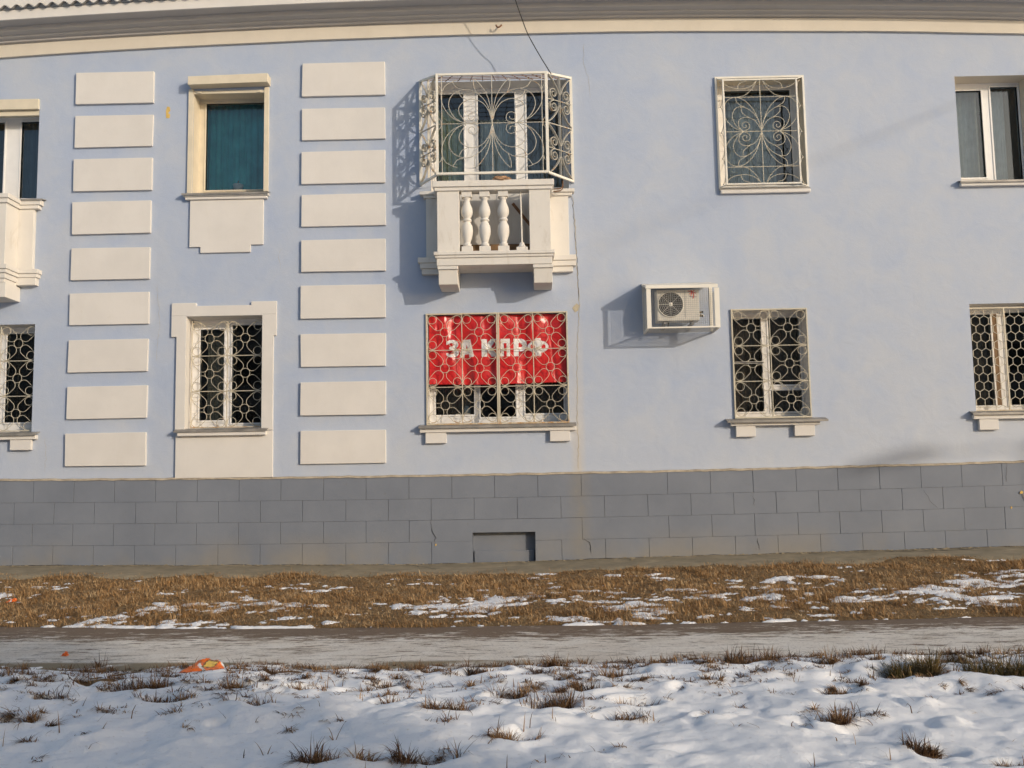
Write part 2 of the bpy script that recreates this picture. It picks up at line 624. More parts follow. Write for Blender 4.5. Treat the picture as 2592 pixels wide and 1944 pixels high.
def vnoise(x, y, seed=0):
    x = x + seed * 17.31
    y = y + seed * 9.77
    ix, iy = np.floor(x).astype(int), np.floor(y).astype(int)
    fx, fy = x - ix, y - iy
    fx = fx * fx * (3 - 2 * fx)
    fy = fy * fy * (3 - 2 * fy)
    g = lambda a, b: _perm[a & 255, b & 255]
    return ((g(ix, iy) * (1 - fx) + g(ix + 1, iy) * fx) * (1 - fy) + (g(ix, iy + 1) * (1 - fx) + g(ix + 1, iy + 1) * fx) * fy) - 0.5


def fbm(x, y, o=4, seed=0, gain=0.5):
    s, a, f = 0, 1.0, 1.0
    for k in range(o):
        s = s + a * vnoise(x * f, y * f, seed + k * 3)
        a *= gain
        f *= 2.03
    return s


# ------------------------------------------------------------------ terrain heights
BX = [-40, -8.1, -3.6, -1.4, -0.2, 2.2, 7.5, 40]
BZ = [0.49, 0.486, 0.432, 0.408, 0.424, 0.468, 0.54, 0.56]


def base_z(x):
    return np.interp(x, BX, BZ)


def walk_far(x):
    return -4.58 + 0.012 * np.clip(x, -12, 12) ** 2 * np.where(np.asarray(x) < 0, 1.35, 0.55)


def walk_near(x):
    return -6.92 + 0.012 * np.clip(x, -9, 9) ** 2


def lawn_z(x, y):
    far = walk_far(x)
    t = np.clip((y - far) / (-1.15 - far), 0, 1)
    return 0.10 + (base_z(x) - 0.055 - 0.10) * (t ** 0.85) + 0.035 * fbm(x * 1.4, y * 1.4, 4, 2) * np.clip(t * 8, 0, 1) - 0.02 * (t <= 0)


# ------------------------------------------------------------------ the building
building = thing("apartment_building", "pale blue rendered building with white trim and grey block plinth", "building")
ZB = lambda x: 8.78 - 0.0030 * min(abs(x), 9.5) ** 2          # underside of the cornice band (sagging ends)
ZP = lambda x: 1.755 + 0.00085 * (min(max(x, -9.5), 9.5) + 1.0) ** 2  # top of the plinth

OPEN = {   # x0, x1, z0, z1 of every window opening
    'w1u': (-10.3, -7.71, 6.20, 7.70), 'w1l': (-9.36, -7.665, 2.53, 4.22),
    'w2u': (-5.22, -4.085, 6.27, 7.935), 'w2l': (-5.267, -4.08, 2.52, 4.285),
    'w3u': (-1.43, 0.75, 6.20, 8.015), 'w3l': (-1.500, 0.668, 2.53, 4.25),
    'w4u': (3.13, 4.50, 6.16, 7.975), 'w4l': (3.225, 4.385, 2.54, 4.235),
    'w5u': (6.907, 8.07, 6.21, 7.922), 'w5l': (6.907, 8.10, 2.59, 4.258),
}
WX0, WX1, WTOP = -13.0, 13.0, 8.95


def facade():
    mb = MB()
    xs = sorted({WX0, WX1} | {v for o in OPEN.values() for v in o[:2]} | {-0.835, 0.115})
    zs = sorted({0.2, WTOP} | {v for o in OPEN.values() for v in o[2:]} | {0.872})
    for i in range(len(xs) - 1):
        for k in range(len(zs) - 1):
            cx, cz = (xs[i] + xs[i + 1]) / 2, (zs[k] + zs[k + 1]) / 2
            if any(a < cx < b and c < cz < d for a, b, c, d in OPEN.values()):
                continue
            if -0.835 < cx < 0.115 and cz < 0.872:      # niche of the basement vent
                continue
            mb.add([(xs[i], 0, zs[k]), (xs[i + 1], 0, zs[k]), (xs[i + 1], 0, zs[k + 1]), (xs[i], 0, zs[k + 1])], [(0, 1, 2, 3)])
    # sides and back of the block
    mb.add([(WX0, 0, 0.2), (WX0, 11, 0.2), (WX0, 11, WTOP), (WX0, 0, WTOP)], [(3, 2, 1, 0)])
    mb.add([(WX1, 0, 0.2), (WX1, 11, 0.2), (WX1, 11, WTOP), (WX1, 0, WTOP)], [(0, 1, 2, 3)])
    mb.add([(WX0, 11, 0.2), (WX1, 11, 0.2), (WX1, 11, WTOP), (WX0, 11, WTOP)], [(3, 2, 1, 0)])
    mb.add([(WX0, 0, WTOP), (WX1, 0, WTOP), (WX1, 11, WTOP), (WX0, 11, WTOP)], [(0, 1, 2, 3)])
    return mb.build("wall", 'wall', building)


wall = facade()


def window(key, depth, cells, frame='pvc', border=0.05, reveal='white', front=-0.0):
    """cells: panes as (x0,x1,z0,z1); the frame fills the rest of the opening at the given depth"""
    x0, x1, z0, z1 = OPEN[key]
    fx0, fx1, fz0, fz1 = x0 - 0.03, x1 + 0.03, z0 - 0.03, z1 + 0.03
    rv = MB()
    d = depth + 0.02
    rv.add([(x0, front, z0), (x0, d, z0), (x0, d, z1), (x0, front, z1)], [(0, 1, 2, 3)])
    rv.add([(x1, front, z0), (x1, d, z0), (x1, d, z1), (x1, front, z1)], [(3, 2, 1, 0)])
    rv.add([(x0, front, z1), (x1, front, z1), (x1, d, z1), (x0, d, z1)], [(3, 2, 1, 0)])
    rv.add([(x0, front, z0), (x1, front, z0), (x1, d, z0), (x0, d, z0)], [(0, 1, 2, 3)])
    # frame as a lattice of bars around the panes
    xs = sorted({fx0, fx1} | {v for c in cells for v in c[:2]})
    zs = sorted({fz0, fz1} | {v for c in cells for v in c[2:]})
    mb = MB()
    solid = {}
    for i in range(len(xs) - 1):
        for k in range(len(zs) - 1):
            cx, cz = (xs[i] + xs[i + 1]) / 2, (zs[k] + zs[k + 1]) / 2
            solid[i, k] = not any(a < cx < b and c < cz < e for a, b, c, e in cells)
    y0, y1 = depth, depth + 0.07
    for (i, k), s in solid.items():
        if not s:
            continue
        a, b, c, e = xs[i], xs[i + 1], zs[k], zs[k + 1]
        mb.add([(a, y0, c), (b, y0, c), (b, y0, e), (a, y0, e)], [(0, 1, 2, 3)])
        for di, dk, q in ((-1, 0, [(a, y0, e), (a, y1, e), (a, y1, c), (a, y0, c)]), (1, 0, [(b, y0, c), (b, y1, c), (b, y1, e), (b, y0, e)]),
                          (0, -1, [(a, y0, c), (a, y1, c), (b, y1, c), (b, y0, c)]), (0, 1, [(b, y0, e), (b, y1, e), (a, y1, e), (a, y0, e)])):
            if not solid.get((i + di, k + dk), True):
                mb.add(q, [(0, 1, 2, 3)])
    w = mb.build("window", frame, building)
    rv.build("reveal", reveal, w)
    for a, b, c, e in cells:
        # sash rim standing proud of the frame, then the pane
        s = 0.028
        sm = MB()
        yf = depth - 0.012
        sm.box(a - s, b + s, yf, depth + 0.05, e, e + s).box(a - s, b + s, yf, depth + 0.05, c - s, c)
        sm.box(a - s, a, yf, depth + 0.05, c, e).box(b, b + s, yf, depth + 0.05, c, e)
        sm.build("sash", frame, w, 0.004)
        MB().box(a - 0.004, b + 0.004, depth + 0.030, depth + 0.036, c - 0.004, e + 0.004).build("pane", 'glass', w)
    # the dim room behind
    r = MB()
    ry = 3.2
    X0, X1, Z0_, Z1_ = x0 - 0.5, x1 + 0.5, z0 - 0.7, z1 + 0.45
    yb = depth + 0.075
    r.add([(X0, ry, Z0_), (X1, ry, Z0_), (X1, ry, Z1_), (X0, ry, Z1_)], [(0, 1, 2, 3)])
    r.add([(X0, yb, Z0_), (X0, ry, Z0_), (X0, ry, Z1_), (X0, yb, Z1_)], [(0, 1, 2, 3)])
    r.add([(X1, yb, Z0_), (X1, ry, Z0_), (X1, ry, Z1_), (X1, yb, Z1_)], [(3, 2, 1, 0)])
    r.add([(X0, yb, Z1_), (X1, yb, Z1_), (X1, ry, Z1_), (X0, ry, Z1_)], [(3, 2, 1, 0)])
    r.add([(X0, yb, Z0_), (X1, yb, Z0_), (X1, ry, Z0_), (X0, ry, Z0_)], [(0, 1, 2, 3)])
    for a, b, c, e in ((X0, x0, Z0_, Z1_), (x1, X1, Z0_, Z1_), (x0, x1, z1, Z1_), (x0, x1, Z0_, z0)):
        r.add([(a, yb, c), (b, yb, c), (b, yb, e), (a, yb, e)], [(3, 2, 1, 0)])
    r.build("room", 'room', w)
    return w


def flashing(x0, x1, z, parent, out=0.12, back=0.32, t=0.010, drop=0.035):
    mb = MB()
    mb.add([(x0, -out, z - drop), (x1, -out, z - drop), (x1, 0, z), (x0, 0, z),
            (x0, -out, z - drop - t), (x1, -out, z - drop - t), (x1, 0, z - t), (x0, 0, z - t)],
           [(0, 1, 2, 3), (7, 6, 5, 4), (4, 5, 1, 0), (5, 6, 2, 1), (7, 4, 0, 3), (6, 7, 3, 2)])
    mb.add([(x0 + 0.12, 0, z), (x1 - 0.12, 0, z), (x1 - 0.12, back, z + 0.02), (x0 + 0.12, back, z + 0.02)], [(0, 1, 2, 3)])
    mb.box(x0, x1, -out - 0.004, -out, z - drop - 0.03, z - drop + 0.002)
    return mb.build("sill_flashing", 'flash', parent)


D = 0.30
w1u = window('w1u', D, [(-10.15, -9.1, 6.36, 7.62), (-9.05, -8.42, 6.36, 7.62), (-8.14, -7.78, 6.34, 7.62)], reveal='beige')
w1l = window('w1l', D, [(-9.30, -8.46, 2.70, 4.12), (-8.25, -7.72, 2.70, 4.12)])
w2u = window('w2u', D, [(-5.115, -4.17, 6.41, 7.86)], 'beige', reveal='beige')
w2l = window('w2l', D, [(-5.15, -4.77, 2.68, 4.13), (-4.64, -4.13, 2.63, 4.19)])
w3u = window('w3u', D, [(-1.37, -0.92, 6.34, 7.93), (-0.685, -0.088, 6.34, 7.93), (0.105, 0.68, 6.34, 7.93)])
w3l = window('w3l', D, [(-1.41, -0.805, 2.70, 4.16), (-0.705, -0.148, 2.655, 4.19), (0.0, 0.605, 2.70, 4.16)])
w4u = window('w4u', D, [(3.32, 4.37, 6.34, 7.88)], 'wood', reveal='beige')
w4l = window('w4l', D, [(3.30, 3.745, 3.455, 4.14), (3.30, 3.745, 2.665, 3.425), (3.86, 4.34, 3.085, 4.15), (3.86, 4.34, 2.66, 2.99)], 'wood')
w5u = window('w5u', D, [(7.02, 7.445, 6.36, 7.80), (7.60, 8.03, 6.31, 7.85)], reveal='cream')
w5l = window('w5l', D, [(6.99, 7.35, 2.70, 4.14), (7.566, 8.05, 2.70, 4.16)], 'wood')

MB().box(7.362, 7.452, D - 0.006, D + 0.02, 2.70, 4.14).build("sash_shade_strip", 'timber', w5l, 0.004)  # timber-coloured strip that paints in the shade on the left sash
# sills --------------------------------------------------------------------
flashing(-5.355, -3.98, 6.275, w2u, 0.115)
MB().box(-5.34, -3.99, -0.095, -0.002, 6.195, 6.236).build("sill", 'white', w2u, 0.008)
MB().box(-5.315, -4.015, -0.07, -0.002, 6.15, 6.194).build("sill_moulding", 'white', w2u, 0.008)
flashing(-5.405, -3.965, 2.535, w2l, 0.13)
MB().box(-5.356, -3.996, -0.11, -0.002, 2.415, 2.482).build("sill", 'white', w2l, 0.006)
flashing(-1.64, 0.775, 2.53, w3l, 0.125)
MB().box(-1.625, 0.775, -0.085, -0.002, 2.405, 2.474).build("sill", 'white', w3l, 0.006)
for a, b in ((-1.541, -1.222), (0.369, 0.679)):
    MB().box(a, b, -0.066, -0.002, 2.24, 2.404).build("sill_block", 'white', w3l, 0.006)
flashing(3.07, 4.60, 2.54, w4l, 0.15, drop=0.04)
MB().box(3.135, 4.491, -0.09, -0.002, 2.425, 2.482).build("sill", 'white', w4l, 0.006)
for a, b in ((3.213, 3.512), (4.105, 4.413)):
    MB().box(a, b, -0.072, -0.002, 2.258, 2.424).build("sill_block", 'white', w4l, 0.006)
flashing(6.80, 8.25, 2.592, w5l, 0.125)
MB().box(6.83, 8.2, -0.085, -0.002, 2.465, 2.535).build("sill", 'white', w5l, 0.006)
MB().box(6.911, 7.205, -0.07, -0.002, 2.30, 2.464).build("sill_block", 'white', w5l, 0.006)
flashing(6.85, 8.25, 6.215, w5u, 0.10, drop=0.025)
MB().box(6.87, 8.2, -0.075, -0.002, 6.115, 6.175).build("sill", 'white', w5u, 0.006)
flashing(3.11, 4.53, 6.165, w4u, 0.05, drop=0.015)
MB().box(3.125, 4.535, -0.06, -0.002, 6.075, 6.135).build("sill", 'white', w4u, 0.015)
flashing(-9.45, -7.53, 2.53, w1l, 0.125)
MB().box(-9.4, -7.555, -0.09, -0.002, 2.408, 2.474).build("sill", 'white', w1l, 0.006)
MB().box(-7.96, -7.63, -0.07, -0.002, 2.245, 2.407).build("sill_block", 'white', w1l, 0.006)

# quoin blocks ---------------------------------------------------------------
QL = [(7.768, 8.286), (7.052, 7.572), (6.335, 6.862), (5.636, 6.162), (4.899, 5.409), (4.183, 4.688), (3.438, 3.949), (2.708, 3.220), (1.978, 2.489)]
QR = [(7.816, 8.364), (7.086, 7.605), (6.378, 6.904), (5.684, 6.204), (4.956, 5.472), (4.220, 4.742), (3.458, 3.971), (2.704, 3.223), (1.954, 2.464)]
for zs, xa, xb in ((QL, -7.112, -5.862), (QR, -3.477, -2.149)):
    for (a, b) in zs:
        j = [rng.uniform(-0.006, 0.006) for _ in range(8)]
        poly = [(xa + j[0], a + j[1]), (xb + j[2], a + j[3]), (xb + j[4], b + j[5]), (xa + j[6], b + j[7])]
        MB().prism(poly, -0.044 + rng.uniform(-0.004, 0.004), 0.01).build("quoin_block", 'white', building, 0.006)

# window 2 trim ----------------------------------------------------------------
tl = MB().prism([(-5.42, 2.492), (-5.267, 2.492), (-5.267, 4.285), (-5.267, 4.30), (-5.503, 4.30), (-5.503, 3.968), (-5.42, 3.968)], -0.04, 0.005)
tl.build("window_trim", 'white', building, 0.005)
tr = MB().prism([(-4.08, 2.492), (-3.902, 2.492), (-3.902, 3.965), (-3.857, 3.965), (-3.857, 4.30), (-4.08, 4.30)], -0.04, 0.005)
tr.build("window_trim", 'white', building, 0.005)
tt = MB().prism([(-5.503, 4.3005), (-5.267, 4.3005), (-5.267, 4.287), (-4.08, 4.287), (-4.08, 4.3005), (-3.857, 4.3005), (-3.857, 4.508),
                 (-4.255, 4.508), (-4.255, 4.452), (-5.118, 4.452), (-5.118, 4.502), (-5.503, 4.502)], -0.0395, 0.005)
tt.build("window_trim", 'white', building, 0.005)
MB().prism([(-5.405, ZP(-5.4) + 0.004), (-3.90, ZP(-3.9) + 0.004), (-3.90, 2.484), (-5.405, 2.484)], -0.037, 0.005).build("apron_panel", 'white', building, 0.005)
MB().prism([(-5.07, 5.297), (-4.277, 5.297), (-4.277, 5.415), (-4.078, 5.415), (-4.078, 6.149), (-5.245, 6.149), (-5.245, 5.393), (-5.07, 5.393)],
           -0.037, 0.005).build("apron_panel", 'white', building, 0.006)
# roller shutter with side guides at the upper window
MB().box(-5.30, -5.222, -0.035, -0.001, 6.262, 7.975).build("shutter_guide", 'beige', w2u, 0.003)
MB().box(-4.083, -4.008, -0.035, -0.001, 6.275, 7.985).build("shutter_guide", 'beige', w2u, 0.003)
sb = MB().prism([(-5.262, 7.985), (-3.99, 8.005), (-3.99, 8.15), (-5.262, 8.125)], -0.19, -0.001).build("shutter_box", 'beige', w2u, 0.006)
MB().box(-5.22, -4.085, -0.02, 0.03, 7.90, 7.945).build("shutter_slat", 'beige', w2u, 0.004)
for x in (-5.13, -4.17):
    MB().box(x - 0.03, x + 0.03, -0.035, -0.021, 7.905, 7.94).build("shutter_stop", 'beige', w2u, 0.004)
MB().prism([(-10.4, 7.70), (-7.708, 7.70), (-7.708, 7.868), (-10.4, 7.868)], -0.05, -0.001).build("shutter_box", 'beige', w1u, 0.004)
MB().box(-10.3, -7.712, 0.01, 0.05, 7.615, 7.695).build("shutter_slat", 'beige', w1u, 0.004)

# cornice ------------------------------------------------------------------------
XS = [WX0] + [x * 0.8 for x in range(-15, 16)] + [WX1]


def run_profile(name, prof, mat, parent, bev=0, jit=0.0):
    """prof: closed list of (y, z offset from the cornice line) carried along the facade"""
    mb = MB()
    n = len(prof)
    vs, fs = [], []
    for x in XS:
        dz = ZB(x) + rng.uniform(-jit, jit)
        vs += [(x, y, dz + z) for y, z in prof]
    for i in range(len(XS) - 1):
        for k in range(n):
            l = (k + 1) % n
            fs.append((i * n + k, (i + 1) * n + k, (i + 1) * n + l, i * n + l))
    fs.append(tuple(range(n)))
    fs.append(tuple((len(XS) - 1) * n + k for k in range(n - 1, -1, -1)))
    return mb.add(vs, fs).build(name, mat, parent)


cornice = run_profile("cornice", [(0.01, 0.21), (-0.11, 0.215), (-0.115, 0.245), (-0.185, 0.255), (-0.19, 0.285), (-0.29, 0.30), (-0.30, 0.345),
                                  (-0.31, 0.374), (-0.495, 0.378), (-0.495, 0.62), (0.01, 0.62)], 'cornice', building)
run_profile("frieze_band", [(0.01, 0.0), (-0.05, 0.0), (-0.055, 0.209), (0.01, 0.209)], 'cream', cornice, jit=0.004)
run_profile("fascia", [(-0.498, 0.376), (-0.525, 0.376), (-0.525, 0.528), (-0.498, 0.528)], 'white', cornice)
run_profile("eaves_board", [(-0.498, 0.545), (-0.515, 0.545), (-0.515, 0.76), (-0.498, 0.76)], 'white', cornice)
# corrugated roof sheets, their lower edge hanging over the eaves board
roof = MB().add([(WX0, -0.50, 9.50), (WX1, -0.50, 9.50), (WX1, 5.5, 11.4), (WX0, 5.5, 11.4), (WX1, 11.5, 9.5), (WX0, 11.5, 9.5)],
                [(0, 1, 2, 3), (3, 2, 4, 5)]).build("roof", 'asbestos', building)
for s in range(24):
    sx0 = WX0 + s * 1.09
    mb = MB()
    nseg = 48
    vs = []
    for i in range(nseg + 1):
        x = sx0 + 1.12 * i / nseg
        w = 0.030 * math.cos(2 * math.pi * (x + 8.108) / 0.186)
        for y, dz in ((-0.60, 0.545), (1.2, 1.12)):
            for t in (0, 0.007):
                vs.append((x, y, ZB(x) - w + dz + t + 0.004 * (s % 2)))
    fs = []
    for i in range(nseg):
        a, b = i * 4, (i + 1) * 4
        fs += [(a, b, b + 2, a + 2), (a + 1, a + 3, b + 3, b + 1), (a, a + 1, b + 1, b)]
    mb.add(vs, fs).build("roof_sheet", 'asbestos', roof, smooth=False)

# plinth ---------------------------------------------------------------------------
PY = -0.035
plinth = MB()
for a, b, c, e in ((WX0, -0.835, 0.1, 1.735), (0.115, WX1, 0.1, 1.735), (-0.835, 0.115, 0.872, 1.735)):
    plinth.box(a, b, PY + 0.014, 0.02, c, e)
plinth = plinth.build("plinth", 'joint', building)
R1 = [-12.6, -11.95, -11.3, -10.65, -10.0, -9.4, -8.8, -8.2, -7.584, -6.959, -6.331, -5.697, -5.056, -4.41, -3.767, -3.111, -2.46, -1.802, -1.145, -0.492, 0.169, 0.831,
      2.146, 2.798, 3.446, 4.101, 4.733, 5.365, 5.992, 6.608, 7.22, 7.84, 8.46, 9.1, 9.7, 10.35, 11.0, 11.6, 12.3]
R2 = [-12.2, -11.6, -11.0, -10.3, -9.7, -9.1, -8.5, -7.874, -7.257, -6.634, -5.997, -5.368, -4.723, -4.078, -3.434, -2.769, -2.119, -1.464, -0.809, -0.149, 0.515, 1.178, 1.837,
      2.492, 3.142, 3.785, 4.427, 5.06, 5.69, 6.305, 6.933, 7.56, 8.2, 8.8, 9.4, 10.1, 10.7, 11.3, 11.9, 12.5]
R3 = [x for x in R1 if not (-1.3 < x < 0.5)]
R4 = [x for x in R2 if not (-1.3 < x < 0.3)]
G = 0.0026
ROWS = [(-0.022, -0.358, R1), (-0.358, -0.683, R2), (-0.683, -1.012, R3), (-1.012, -1.60, R4)]


def block(xa, xb, dt, db):
    y = PY + rng.uniform(-0.003, 0.003)
    g2 = 0.0013
    q = [ZP(xa) + db + g2, ZP(xb) + db + g2, ZP(xb) + dt - g2, ZP(xa) + dt - g2]
    MB().prism([(xa + G, q[0]), (xb - G, q[1]), (xb - G, q[2]), (xa + G, q[3])], y, 0.0).build("plinth_block", 'plinth', plinth, 0.0016)


for r, (dt, db, js) in enumerate(ROWS):
    js = [WX0] + js + [WX1]
    for a, b in zip(js[:-1], js[1:]):
        if r >= 2 and a < -0.4 < b:           # plain render around the vent niche
            if r == 2:
                z0, z1 = ZP(0) + db, ZP(0) + dt - G
                ya = PY
                MB().prism([(a + G, z0), (-0.835, z0), (-0.835, 0.872), (0.115, 0.872), (0.115, z0), (b - G, z0), (b - G, z1), (a + G, z1)], ya, 0.0
                           ).build("plinth_block", 'plinth', plinth, 0.003)
            else:
                z1 = ZP(0) + dt
                MB().box(a + G, -0.835, PY, 0.0, 0.1, z1).build("plinth_block", 'plinth', plinth, 0.003)
                MB().box(0.115, b - G, PY, 0.0, 0.1, z1 - G).build("plinth_block", 'plinth', plinth, 0.003)
            continue
        block(a, b, dt, db)
# niche of the bricked-up basement vent
nb = MB()
nb.box(-0.86, 0.14, 0.095, 0.13, 0.1, 0.9)
nb.add([(-0.835, PY, 0.1), (-0.835, 0.1, 0.1), (-0.835, 0.1, 0.872), (-0.835, PY, 0.872)], [(0, 1, 2, 3)])
nb.add([(0.115, PY, 0.1), (0.115, 0.1, 0.1), (0.115, 0.1, 0.872), (0.115, PY, 0.872)], [(3, 2, 1, 0)])
nb.add([(-0.835, PY, 0.872), (0.115, PY, 0.872), (0.115, 0.1, 0.872), (-0.835, 0.1, 0.872)], [(3, 2, 1, 0)])
nb.build("vent_niche", 'plinth', plinth)
MB().prism([(-0.82, 0.35), (0.10, 0.35), (0.10, 0.60), (-0.15, 0.585), (-0.45, 0.60), (-0.82, 0.59)], 0.055, 0.094).build("vent_patch", 'plinth', plinth, 0.01)
# mortar lip on top of the plinth
mb = MB()
vs, fs = [], []
lx = np.arange(WX0, WX1 + 0.01, 0.13)
for x in lx:
    j = rng.uniform(-0.006, 0.006)
    zt = ZP(x) + j
    vs += [(x, PY - 0.012 + rng.uniform(-0.003, 0.003), zt - 0.022), (x, PY - 0.006, zt), (x, 0.0, zt + 0.012), (x, 0.0, zt - 0.03)]
for i in range(len(lx) - 1):
    for k in range(4):
        l = (k + 1) % 4
        fs.append((i * 4 + k, (i + 1) * 4 + k, (i + 1) * 4 + l, i * 4 + l))
mb.add(vs, fs).build("mortar_lip", 'lip', plinth)


def ribbon_crack(pts, w, y, mat, parent, name="crack", jag=0.012):
    P = []
    for (x0, z0), (x1, z1) in zip(pts[:-1], pts[1:]):
        n = max(2, int(math.hypot(x1 - x0, z1 - z0) / 0.05))
        for i in range(n):
            t = i / n
            P.append((x0 + (x1 - x0) * t + rng.uniform(-jag, jag), z0 + (z1 - z0) * t + rng.uniform(-jag, jag)))
    P.append(pts[-1])
    L, R = [], []
    for i, (x, z) in enumerate(P):
        a, b = P[max(i - 1, 0)], P[min(i + 1, len(P) - 1)]
        d = math.hypot(b[0] - a[0], b[1] - a[1]) or 1
        nx, nz = -(b[1] - a[1]) / d, (b[0] - a[0]) / d
        ww = w * rng.uniform(0.35, 1.0) * (0.3 if i in (0, len(P) - 1) else 1)
        L.append((x + nx * ww / 2, y, z + nz * ww / 2))
        R.append((x - nx * ww / 2, y, z - nz * ww / 2))
    n = len(P)
    return MB().add(L + R, [(i, i + 1, n + i + 1, n + i) for i in range(n - 1)]).build(name, mat, parent)


ribbon_crack([(0.80, 6.1), (0.84, 5.6), (0.845, 4.9), (0.87, 4.4), (0.82, 3.6), (0.80, 2.6), (0.80, 1.80)], 0.011, -0.003, 'crack_beige', wall)
ribbon_crack([(0.80, 6.1), (0.845, 5.2), (0.865, 4.45)], 0.006, -0.0045, 'crack', wall)
ribbon_crack([(-5.75, 4.8), (-5.70, 4.2), (-5.74, 3.6)], 0.004, -0.003, 'crack_beige', wall)
ribbon_crack([(-3.80, 5.0), (-3.85, 5.25), (-3.78, 5.35)], 0.004, -0.003, 'crack_beige', wall)
ribbon_crack([(1.05, 8.6), (1.02, 8.3), (1.1, 8.05), (1.12, 7.7)], 0.004, -0.003, 'crack_beige', wall)
ribbon_crack([(-7.46, 2.45), (-7.42, 2.2), (-7.44, 1.9)], 0.004, -0.003, 'crack_beige', wall)
ribbon_crack([(-1.464, 1.08), (-1.45, 0.92), (-1.40, 0.80), (-1.42, 0.74)], 0.009, PY - 0.007, 'crack', plinth)
ribbon_crack([(6.02, 1.40), (6.1, 1.25), (6.22, 1.12)], 0.005, PY - 0.007, 'crack', plinth)
ribbon_crack([(0.84, 0.77), (0.94, 0.70), (0.96, 0.52)], 0.008, PY - 0.007, 'crack', plinth)
ribbon_crack([(3.44, 1.40), (3.45, 1.2)], 0.006, PY - 0.007, 'crack', plinth)
ribbon_crack([(3.47, 0.72), (3.50, 0.55)], 0.008, PY - 0.007, 'crack', plinth)
ribbon_crack([(7.30, 1.8), (7.27, 1.5)], 0.006, PY - 0.007, 'crack', plinth)
MB().prism([(-5.665, 7.52), (-5.61, 7.515), (-5.60, 7.575), (-5.635, 7.60), (-5.60, 7.64), (-5.61, 7.70), (-5.65, 7.71), (-5.67, 7.64)], -0.004, 0.002
           ).build("peeled_paint", 'yellow', wall)
MB().prism([(0.76, 4.31), (0.80, 4.24), (0.85, 4.27), (0.87, 4.35), (0.83, 4.385), (0.79, 4.35)], -0.005, 0.002).build("bare_patch", 'crack_beige', wall)
for x, z, s in ((-1.40, 0.70, 0.018), (7.32, 1.12, 0.018)):
    MB().prism([(x - s * .6, z - s), (x + s * .5, z - s * .7), (x + s * .8, z + s * .4), (x - s * .2, z + s)], PY - 0.008, PY).build("bare_patch", 'yellow', plinth)

# ------------------------------------------------------------------ the balconies
BD = -0.575


def baluster_profile(z0, z1):
    h = z1 - z0
    pts = [(0.062, 0.0), (0.066, 0.06), (0.045, 0.075), (0.050, 0.10), (0.082, 0.235), (0.090, 0.33), (0.083, 0.42), (0.052, 0.50), (0.047, 0.515),
           (0.068, 0.525), (0.072, 0.545), (0.066, 0.562), (0.045, 0.57), (0.052, 0.585), (0.085, 0.66), (0.090, 0.72), (0.080, 0.80), (0.050, 0.895), (0.043, 0.94),
           (0.047, 0.96), (0.066, 0.985), (0.062, 1.0)]
    return [(r, z0 + h * t) for r, t in pts]


def step_run(mb, x0, x1, y_front, prof):
    """moulding profile (out, z0, z1) as stacked boxes running over front and ends"""
    for out, z0, z1 in prof:
        mb.box(x0 - out, x1 + out, y_front - out, 0.0 - 0.002, z0, z1)


balcony = MB()
step_run(balcony, -1.285, 0.43, BD, [(0.055, 5.045, 5.10), (0.035, 5.005, 5.044), (0.015, 4.89, 5.004)])
balcony = balcony.build("balcony", 'balcony', building, 0.008)
brick_x = ((-1.275, -0.99), (0.165, 0.445))
for a, b in brick_x:
    pm = MB()
    # console tapering back towards the wall
    pm.add([(a, BD + 0.06, 4.615), (b, BD + 0.06, 4.615), (b, -0.003, 4.60), (a, -0.003, 4.60), (a, BD + 0.02, 4.835), (b, BD + 0.02, 4.835), (b, -0.003, 4.835), (a, -0.003, 4.835)],
           [(3, 2, 1, 0), (4, 5, 6, 7), (0, 1, 5, 4), (1, 2, 6, 5), (2, 3, 7, 6), (3, 0, 4, 7)])
    pm.box(a - 0.012, b + 0.012, BD - 0.005, -0.003, 4.836, 4.888)
    pm.build("console", 'balcony', balcony, 0.006)
for a, b in ((-1.288, -0.95), (0.112, 0.433)):
    MB().box(a, b, BD, BD + 0.17, 5.101, 6.045).build("post", 'balcony', balcony, 0.006)
for x in (-0.838, -0.568, -0.284):
    bm_ = MB()
    bm_.lathe(baluster_profile(5.19, 5.955), x, BD + 0.09, 22)
    b_ = bm_.build("baluster", 'balcony', balcony, smooth=True)
    MB().box(x - 0.085, x + 0.085, BD + 0.01, BD + 0.17, 5.101, 5.189).build("baluster_foot", 'balcony', balcony, 0.006)
    MB().box(x - 0.078, x + 0.078, BD + 0.015, BD + 0.165, 5.956, 6.046).build("baluster_head", 'balcony', balcony, 0.006)
x = -0.006
MB().box(x - 0.085, x + 0.085, BD + 0.01, BD + 0.17, 5.101, 5.165).build("baluster_foot", 'balcony', balcony, 0.006)
MB().lathe([(0.062, 5.166), (0.066, 5.185), (0.045, 5.20), (0.040, 5.235), (0.034, 5.245)], x, BD + 0.09, 18).build("baluster_stub", 'balcony', balcony, smooth=True)
MB().sweep([(x, BD + 0.09, 5.24), (x - 0.003, BD + 0.09, 5.6), (x - 0.01, BD + 0.09, 6.045)], 0.012, n=8).build("baluster_rod", 'cage', balcony)
cap = MB()
cap.box(-1.325, 0.47, BD - 0.025, BD + 0.20, 6.046, 6.10)
cap.box(-1.35, 0.495, BD - 0.05, BD + 0.22, 6.101, 6.195)
cap.box(-1.345, -1.13, BD + 0.221, -0.10, 6.06, 6.19)
cap.box(0.275, 0.49, BD + 0.221, -0.10, 6.06, 6.19)
cap.build("handrail", 'balcony', balcony, 0.008)
for a, b in ((-1.285, -1.17), (0.315, 0.43)):
    MB().box(a, b, BD + 0.171, -0.082, 5.101, 6.058).build("side_panel", 'balcony', balcony)
